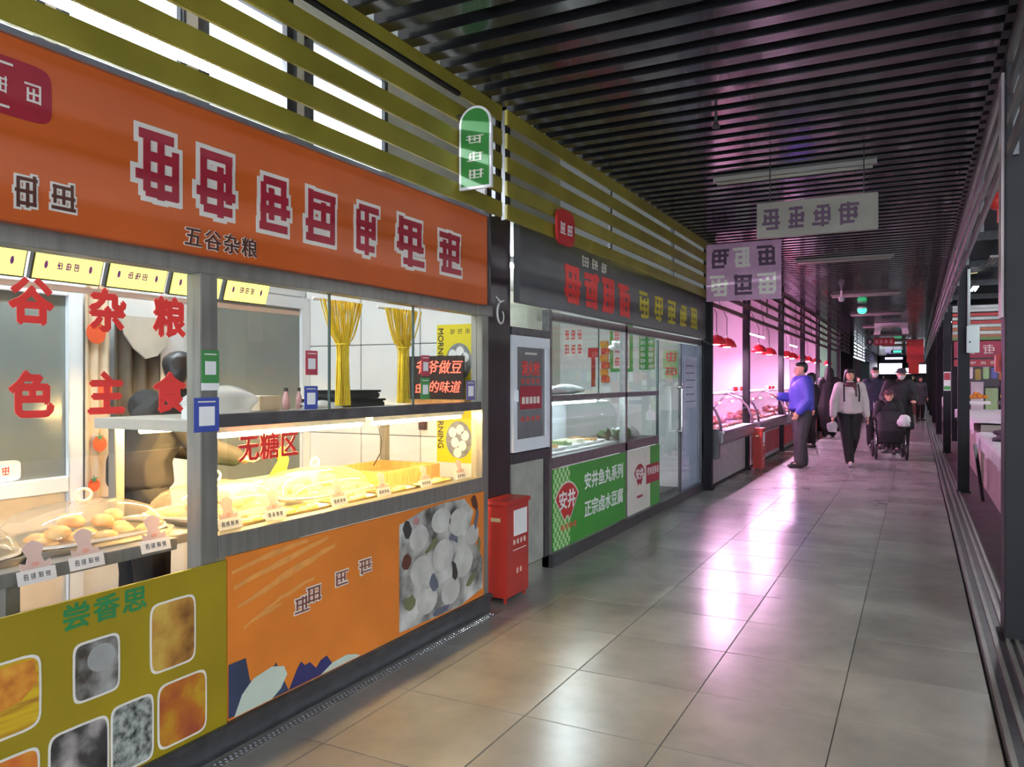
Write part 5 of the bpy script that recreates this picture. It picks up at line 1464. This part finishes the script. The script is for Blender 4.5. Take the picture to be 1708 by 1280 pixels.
def mid(a, b, t=.5):
    return tuple(a[i] + (b[i] - a[i]) * t for i in range(3))
def person(label, loc, rz, h, jacket, trousers, shoe, pose=None, long_coat=0, hair='short', hood=None, hat=None, fat=1.0, mask=None, vox=.011, face=True, skirt=None, eye=True):
    t = local('person', label, 'person', loc, rz, None, h / 1.70)
    J = dict(ankL=(.085, .01, .09), ankR=(-.085, .01, .09), kneL=(.095, -.02, .48), kneR=(-.095, -.02, .48), hipL=(.09, 0, .88), hipR=(-.09, 0, .88),
             pel=(0, 0, .95), wai=(0, .005, 1.06), che=(0, .005, 1.27), nck=(0, .01, 1.43), hed=(0, -.012, 1.575),
             shL=(.165, .01, 1.37), shR=(-.165, .01, 1.37), elL=(.225, .03, 1.11), elR=(-.225, .03, 1.11), wrL=(.235, -.04, .88), wrR=(-.235, -.04, .88),
             toeL=(.095, -.13, .045), toeR=(-.095, -.13, .045), look=0.0)
    J.update(pose or {})
    H = Vector(J['hed'])
    lk = J['look']
    def hp(x, y, z):
        return tuple(H + Vector((x * math.cos(lk) - y * math.sin(lk), x * math.sin(lk) + y * math.cos(lk), z)))
    body = [(hp(0, .012, .03), (.074, .088, .088), hp(0, -.012, -.035), (.062, .074, .07)), (hp(0, -.045, -.075), (.042, .038, .03), hp(0, -.02, -.02), (.06, .07, .06)),
            (J['nck'], .052, hp(0, .015, -.05), .05), (hp(0, -.088, .0), .010, hp(0, -.104, -.028), .014),
            (hp(.076, .012, .012), (.010, .018, .026), hp(.072, .012, -.02), (.010, .014, .016)), (hp(-.076, .012, .012), (.010, .018, .026), hp(-.072, .012, -.02), (.010, .014, .016)),
            (J['nck'], (.06, .05, .05), J['che'], (.13, .085, .08)), (J['che'], (.13, .085, .08), J['pel'], (.12, .085, .08))]
    for s in 'LR':
        w, e = Vector(J['wr' + s]), Vector(J['el' + s])
        d = (w - e).normalized()
        body += [(J['che'], .06, J['sh' + s], .055), (J['sh' + s], .045, J['el' + s], .036), (J['el' + s], .036, J['wr' + s], .025),
                 (J['hip' + s], .075, J['kne' + s], .05), (J['kne' + s], .05, J['ank' + s], .032), (J['ank' + s], .034, J['toe' + s], .028)]
        sgn = 1 if s == 'L' else -1
        sx = Vector((0, 1, 0)) if abs(d.y) < .8 else Vector((1, 0, 0))
        sx = (sx - d * sx.dot(d)).normalized()
        n_ = d.cross(sx)
        pc = w + d * .045
        body.append((tuple(w), .022, tuple(pc + d * .02), tuple(abs(sx[i]) * .034 + abs(n_[i]) * .014 + .010 for i in range(3))))
        for q, (off, ln) in enumerate(((-.030, .068), (-.010, .080), (.011, .076), (.031, .060))):
            b0_ = pc + d * .03 + sx * off
            b1_ = b0_ + d * ln * .55 + n_ * .006
            b2_ = b1_ + d * ln * .42 + n_ * (.016 * -sgn)
            body += [(tuple(b0_), .0095, tuple(b1_), .0090), (tuple(b1_), .0090, tuple(b2_), .0080)]
        th0 = w + d * .02 - sx * .025
        th1 = th0 + d * .035 - sx * .028
        body += [(tuple(th0), .013, tuple(th1), .011), (tuple(th1), .011, tuple(th1 + d * .032), .009)]
    blob('body', body, skin, t, vox * .72, 2)
    f = fat
    J2 = J
    jk = [(mid(J['nck'], J['che'], .25), (.085, .078, .05), J['che'], (.175 * f, .125 * f, .12)), (J['che'], (.175 * f, .125 * f, .12), J['wai'], (.165 * f, .13 * f, .10)),
          (J['wai'], (.165 * f, .13 * f, .10), J['pel'], (.172 * f, .135 * f, .07))]
    if long_coat:
        low = (0, .01, long_coat)
        jk.append((J['pel'], (.172 * f, .135 * f, .07), low, (.20 * f, .15 * f, .03)))
    for s in 'LR':
        jk += [(J['che'], .10, J['sh' + s], .082 * f), (J['sh' + s], .082 * f, J['el' + s], .066 * f), (J['el' + s], .064 * f, mid(J['el' + s], J['wr' + s], .93), .048 * f)]
    jk.append((mid(J['nck'], J['hed'], .02), (.075, .07, .03), mid(J['nck'], J['hed'], .28), (.072, .068, .02)))
    jo = blob('jacket', jk, jacket, t, vox, 4)
    tr = [(J['pel'], (.15 * f, .115 * f, .07), J['hipL'], .10), (J['pel'], (.15 * f, .115 * f, .07), J['hipR'], .10)]
    for s in 'LR':
        tr += [(J['hip' + s], .098 * f, J['kne' + s], .076 * f), (J['kne' + s], .076 * f, mid(J['kne' + s], J['ank' + s], .96), .064 * f)]
    if skirt:
        tr.append((J['pel'], (.15, .12, .06), (0, 0, skirt), (.17, .14, .03)))
    blob('trousers', tr, trousers, t, vox, 3)
    for s in 'LR':
        a, b = Vector(J['ank' + s]), Vector(J['toe' + s])
        blob('shoe', [(tuple(a + Vector((0, .035, -.045))), (.040, .045, .042), tuple(b), (.044, .055, .038)), (tuple(a), .046, tuple(a + Vector((0, 0, -.04))), (.044, .05, .04))], shoe, t, .011, 2)
    if hair == 'short':
        blob('hair', [(hp(0, .030, .052), (.080, .090, .074), hp(0, .060, .0), (.070, .050, .055)), (hp(0, -.045, .085), (.060, .045, .030), hp(0, .03, .06), (.078, .088, .064)), (hp(0, .045, .03), (.080, .062, .07), hp(0, .055, -.028), (.068, .046, .03))], hair_m, t, .010, 3)
    elif hair == 'long':
        blob('hair', [(hp(0, .022, .055), (.086, .096, .078), hp(0, .055, -.03), (.082, .06, .08)), (hp(0, -.062, .078), (.068, .034, .030), hp(0, .03, .06), (.082, .088, .064)), (hp(.07, .02, .02), (.022, .045, .05), hp(.085, .03, -.10), (.022, .035, .05)), (hp(-.07, .02, .02), (.022, .045, .05), hp(-.085, .03, -.10), (.022, .035, .05))], hair_m, t, .010, 3)
    if hood:
        blob('hood', [(hp(0, .03, .05), (.105, .115, .09), hp(0, .05, -.08), (.115, .10, .09)), (hp(0, .05, -.08), (.115, .10, .09), J['che'], (.16, .12, .06))], hood, t, .013, 4)
    if hat:
        kind, hm = hat
        blob('hat', [(hp(0, .012, .075), (.094, .104, .045), hp(0, .01, .105), (.074, .084, .030))], hm, t, .010, 2)
        MB().lathe([(.085, 0), (.13, -.018), (.132, -.013), (.085, .012)], hp(0, 0, .055), 24, (1, 1.08)).build('hat_brim', hm, t, smooth=True)
    if face:
        for sx in (-1, 1):
            if eye:
                MB().ell(hp(.030 * sx, -.082, .012), (.011, .008, .006), 10, 6).build('eye', dark, t, smooth=True)
            MB().ell(hp(.030 * sx, -.083, .032), (.018, .008, .0045), 10, 6).build('eyebrow', hair_m, t, smooth=True)
        if mask:
            blob('mask', [(hp(0, -.088, -.03), (.040, .020, .034), hp(0, -.068, -.07), (.040, .022, .022)), (hp(.05, -.04, -.03), (.014, .02, .025), hp(0, -.08, -.04), (.03, .02, .03)), (hp(-.05, -.04, -.03), (.014, .02, .025), hp(0, -.08, -.04), (.03, .02, .03))], mask, t, .009, 2)
        else:
            MB().ell(hp(0, -.084, -.055), (.022, .007, .006), 10, 6).build('mouth', M('lips', (.38, .12, .10), .5, noise=.05), t, smooth=True)
    return t, J

black_cloth = M('black_cloth', (.006, .0055, .007), .75, noise=.25, scale=14)
char_cloth = M('charcoal_cloth', (.035, .033, .036), .7, noise=.25, scale=10)
blue_cloth = M('blue_cloth', (.045, .05, .38), .6, noise=.18, scale=7)
white_cloth = M('cream_cloth', (.55, .50, .47), .75, noise=.10, scale=8)
navy_cloth = M('dark_navy_cloth', (.020, .025, .05), .7, noise=.25, scale=9)
brown_cloth = M('maroon_cloth', (.10, .03, .035), .7, noise=.25, scale=9)
shoe_m = M('dark_shoe', (.02, .02, .022), .5, noise=.2)
sneaker = M('pale_sneaker', (.30, .29, .30), .6, noise=.4, scale=18)

# man in blue, turned to the meat counters
person('man in a bright blue jacket and dark baggy trousers facing the meat counter', (-1.70, 13.7, 0), R(-62), 1.76, blue_cloth, char_cloth, shoe_m,
       dict(elR=(-.20, -.06, 1.12), wrR=(-.17, -.30, 1.14), elL=(.24, .02, 1.10), wrL=(.22, -.12, .90), ankL=(.14, -.08, .09), toeL=(.16, -.23, .045), ankR=(-.13, .08, .09), toeR=(-.15, -.07, .045), kneL=(.12, -.06, .48), kneR=(-.115, .02, .48)), fat=1.42, hair='short')
# companion behind him
person('person in black standing behind the man in blue', (-2.02, 17.9, 0), R(-60), 1.62, black_cloth, black_cloth, shoe_m, None, .70, hair='long', vox=.016)
# hooded shopper
person('person in a long hooded black coat seen from behind', (-1.98, 21.3, 0), R(195), 1.78, black_cloth, black_cloth, shoe_m, dict(wrL=(.16, -.20, 1.0), elL=(.25, .0, 1.10)), .16, hair=None, hood=black_cloth, vox=.016, face=False, fat=1.3)
# woman in cream walking to the camera
wom, WJ = person('woman in a cream jacket and black trousers walking with a carrier bag', (-1.0, 14.3, 0), R(16), 1.66, white_cloth, black_cloth, sneaker,
       dict(ankL=(.045, .24, .16), kneL=(.07, -.02, .50), toeL=(.045, .16, .06), ankR=(-.02, -.10, .09), kneR=(-.065, -.09, .49), toeR=(-.025, -.25, .045), elL=(.25, .04, 1.11), wrL=(.275, .0, .87), elR=(-.25, .02, 1.11), wrR=(-.285, -.06, .87)), fat=1.2, hair='long', vox=.010)
blob('scarf', [((0, -.02, 1.43), (.095, .085, .035), (0, -.045, 1.40), (.11, .085, .03)), ((.06, -.09, 1.40), .03, (.075, -.125, 1.22), .02)], brown_cloth, wom, .012, 2)
for s in (-1, 1):
    MB().tube([(.115 * s, -.10, 1.42), (.125 * s, -.145, 1.28), (.12 * s, -.15, 1.12)], .012, 6).build('backpack_strap', black_cloth, wom, smooth=True)
crumple('carrier_bag', (-1.26, 14.12, .58), (.085, .07, .10), bag_m, 61, 'clear carrier bag held by the woman in cream', 'bag', None, .2)
# stroller with a seated elder
sx_, sy_ = -.45, 16.05
t = local('wheelchair', 'black wheelchair with chromed frame being pushed along the walkway', 'wheelchair', (sx_, sy_, 0), R(8))
for s in (-1, 1):
    for yy, rr in ((-.28, .145), (.30, .16)):
        c = (.255 * s, yy, rr)
        ring = [(c[0], c[1] + (rr - .022) * math.cos(a), c[2] + (rr - .022) * math.sin(a)) for a in [2 * PI * i / 24 for i in range(24)]]
        wh = MB().tube(ring, .022, 8, closed=True).build('wheel', rubber, t, smooth=True)
        sp = MB()
        for k in range(6):
            a = 2 * PI * k / 6
            sp.bar(c, (c[0], c[1] + (rr - .03) * math.cos(a), c[2] + (rr - .03) * math.sin(a)), .008)
        sp.build('spokes', chrome, wh)
    MB().tube([(.25 * s, -.28, .145), (.235 * s, -.24, .45), (.22 * s, .05, .52), (.22 * s, .26, .60), (.22 * s, .34, 1.02), (.22 * s, .46, 1.04)], .013, 8).build('frame_tube', chrome, t, smooth=True)
    MB().tube([(.25 * s, .30, .16), (.22 * s, .05, .50)], .013, 8).build('frame_tube', chrome, t, smooth=True)
    MB().tube([(.24 * s, -.22, .46), (.24 * s, -.20, .66), (.23 * s, .25, .68)], .016, 8).build('armrest', rubber, t, smooth=True)
MB().bar((-.25, -.26, .20), (.25, .28, .44), .012).build('cross_brace', chrome, t)
MB().bar((.25, -.26, .20), (-.25, .28, .44), .012).build('cross_brace', chrome, t)
MB().box(-.21, .21, -.20, .26, .46, .50).build('seat', black_cloth, t, bevel=.01)
MB().box(-.21, .21, .25, .29, .50, .98).build('backrest', black_cloth, t, bevel=.01)
MB().box(-.17, .17, -.42, -.28, .13, .15).build('footrest', dark, t, bevel=.004)
eld, EJ = person('elderly person in a red hat under a black blanket in the wheelchair', (sx_, sy_, 0), R(8), 1.60, black_cloth, black_cloth, shoe_m,
       dict(hipL=(.10, .10, .60), hipR=(-.10, .10, .60), kneL=(.11, -.28, .58), kneR=(-.11, -.28, .58), ankL=(.09, -.34, .24), ankR=(-.09, -.34, .24), toeL=(.09, -.45, .20), toeR=(-.09, -.45, .20),
            pel=(0, .12, .64), wai=(0, .12, .76), che=(0, .10, .96), nck=(0, .07, 1.12), hed=(0, .02, 1.23), shL=(.16, .10, 1.06), shR=(-.16, .10, 1.06), elL=(.23, .04, .82), elR=(-.23, .04, .82), wrL=(.10, -.16, .76), wrR=(-.10, -.16, .76)),
       fat=1.15, hair='short', hat=('cap', brown_cloth), vox=.012)
blob('blanket', [((0, .0, .90), (.22, .12, .05), (0, -.20, .72), (.25, .12, .06)), ((0, -.20, .72), (.25, .12, .06), (0, -.36, .56), (.24, .07, .06)), ((0, -.36, .56), (.24, .07, .06), (0, -.37, .34), (.22, .05, .03))], black_cloth, eld, .015, 4)
# the one pushing
person('person in a long black coat, dark cap and pale mask pushing the wheelchair', (-.30, 16.85, 0), R(4), 1.70, black_cloth, black_cloth, shoe_m,
       dict(elL=(.27, -.02, 1.12), wrL=(.24, -.30, 1.06), elR=(-.27, -.02, 1.12), wrR=(-.24, -.30, 1.06), hed=(.04, -.03, 1.56)), .52, hat=('cap', M('grey_hat', (.035, .035, .045), .7, noise=.2)), mask=M('pale_mask', (.55, .52, .52), .6, noise=.05), fat=1.4, vox=.013)
crumple('carrier_bag', (-.20, 15.70, .62), (.10, .08, .12), M('white_film', (.7, .7, .7), .4), 63, 'white carrier bag hanging at the side of the wheelchair', 'bag', None, .2)
crumple('carrier_bag', (-1.02, 18.02, .72), (.11, .09, .13), M('lilac_film', (.50, .45, .58), .4, noise=.1), 64, 'lilac carrier bag held by the man in the navy coat', 'bag', None, .2)
person('man in a dark navy coat and white mask walking behind the wheelchair', (-.78, 18.2, 0), R(10), 1.74, navy_cloth, black_cloth, shoe_m, dict(wrR=(-.22, -.12, .93)), .78, hair='short', mask=paper, fat=1.15, vox=.016)
# background shoppers
person('distant shopper in brown walking along the far stalls', (-1.75, 29, 0), R(20), 1.62, M('brown_coat', (.07, .045, .04), .7, noise=.2), black_cloth, shoe_m, None, .6, hair='long', vox=.02)
person('distant shopper in black in the middle of the walkway', (-.12, 44, 0), R(0), 1.72, black_cloth, black_cloth, shoe_m, None, .4, vox=.024)
person('shopper in a dark plum coat at the right edge of the walkway', (.12, 31.5, 0), R(30), 1.62, M('plum_coat', (.045, .03, .045), .7, noise=.2), black_cloth, shoe_m, None, .6, hair='long', vox=.02)
person('distant shopper in navy near the lit shop signs', (-1.3, 40, 0), R(160), 1.7, navy_cloth, black_cloth, shoe_m, None, .7, vox=.024, face=False)
tag(MB().box(-.45, .25, 37.0, 37.7, 0, .42).build('produce_box', M('faded_red', (.30, .09, .08), .6, noise=.2), bevel=.02), 'faded red produce box standing far down the walkway', 'box')
# stall worker leaning over behind the counter
person('stall worker with short black hair in dark clothes bending behind the counter', (-3.46, 2.60, 0), R(165), 1.68, M('dark_grey_wool', (.014, .012, .012), .8, noise=.3, scale=12), black_cloth, shoe_m,
       dict(che=(0, -.10, 1.25), nck=(.0, -.17, 1.385), hed=(.0, -.22, 1.50), shL=(.17, -.10, 1.33), shR=(-.17, -.10, 1.33), elL=(.24, -.22, 1.12), wrL=(.18, -.42, 1.06), elR=(-.24, -.22, 1.12), wrR=(-.18, -.42, 1.06), look=.5), fat=1.15, vox=.010)

# ------------------------------------------------------------------ freeze the grown figures
dg = bpy.context.evaluated_depsgraph_get()
done = []
for o in PENDING:
    me = bpy.data.meshes.new_from_object(o.evaluated_get(dg))
    done.append((o, me))
for o, me in done:
    o.modifiers.clear()
    o.data = me
    for p in me.polygons:
        p.use_smooth = True
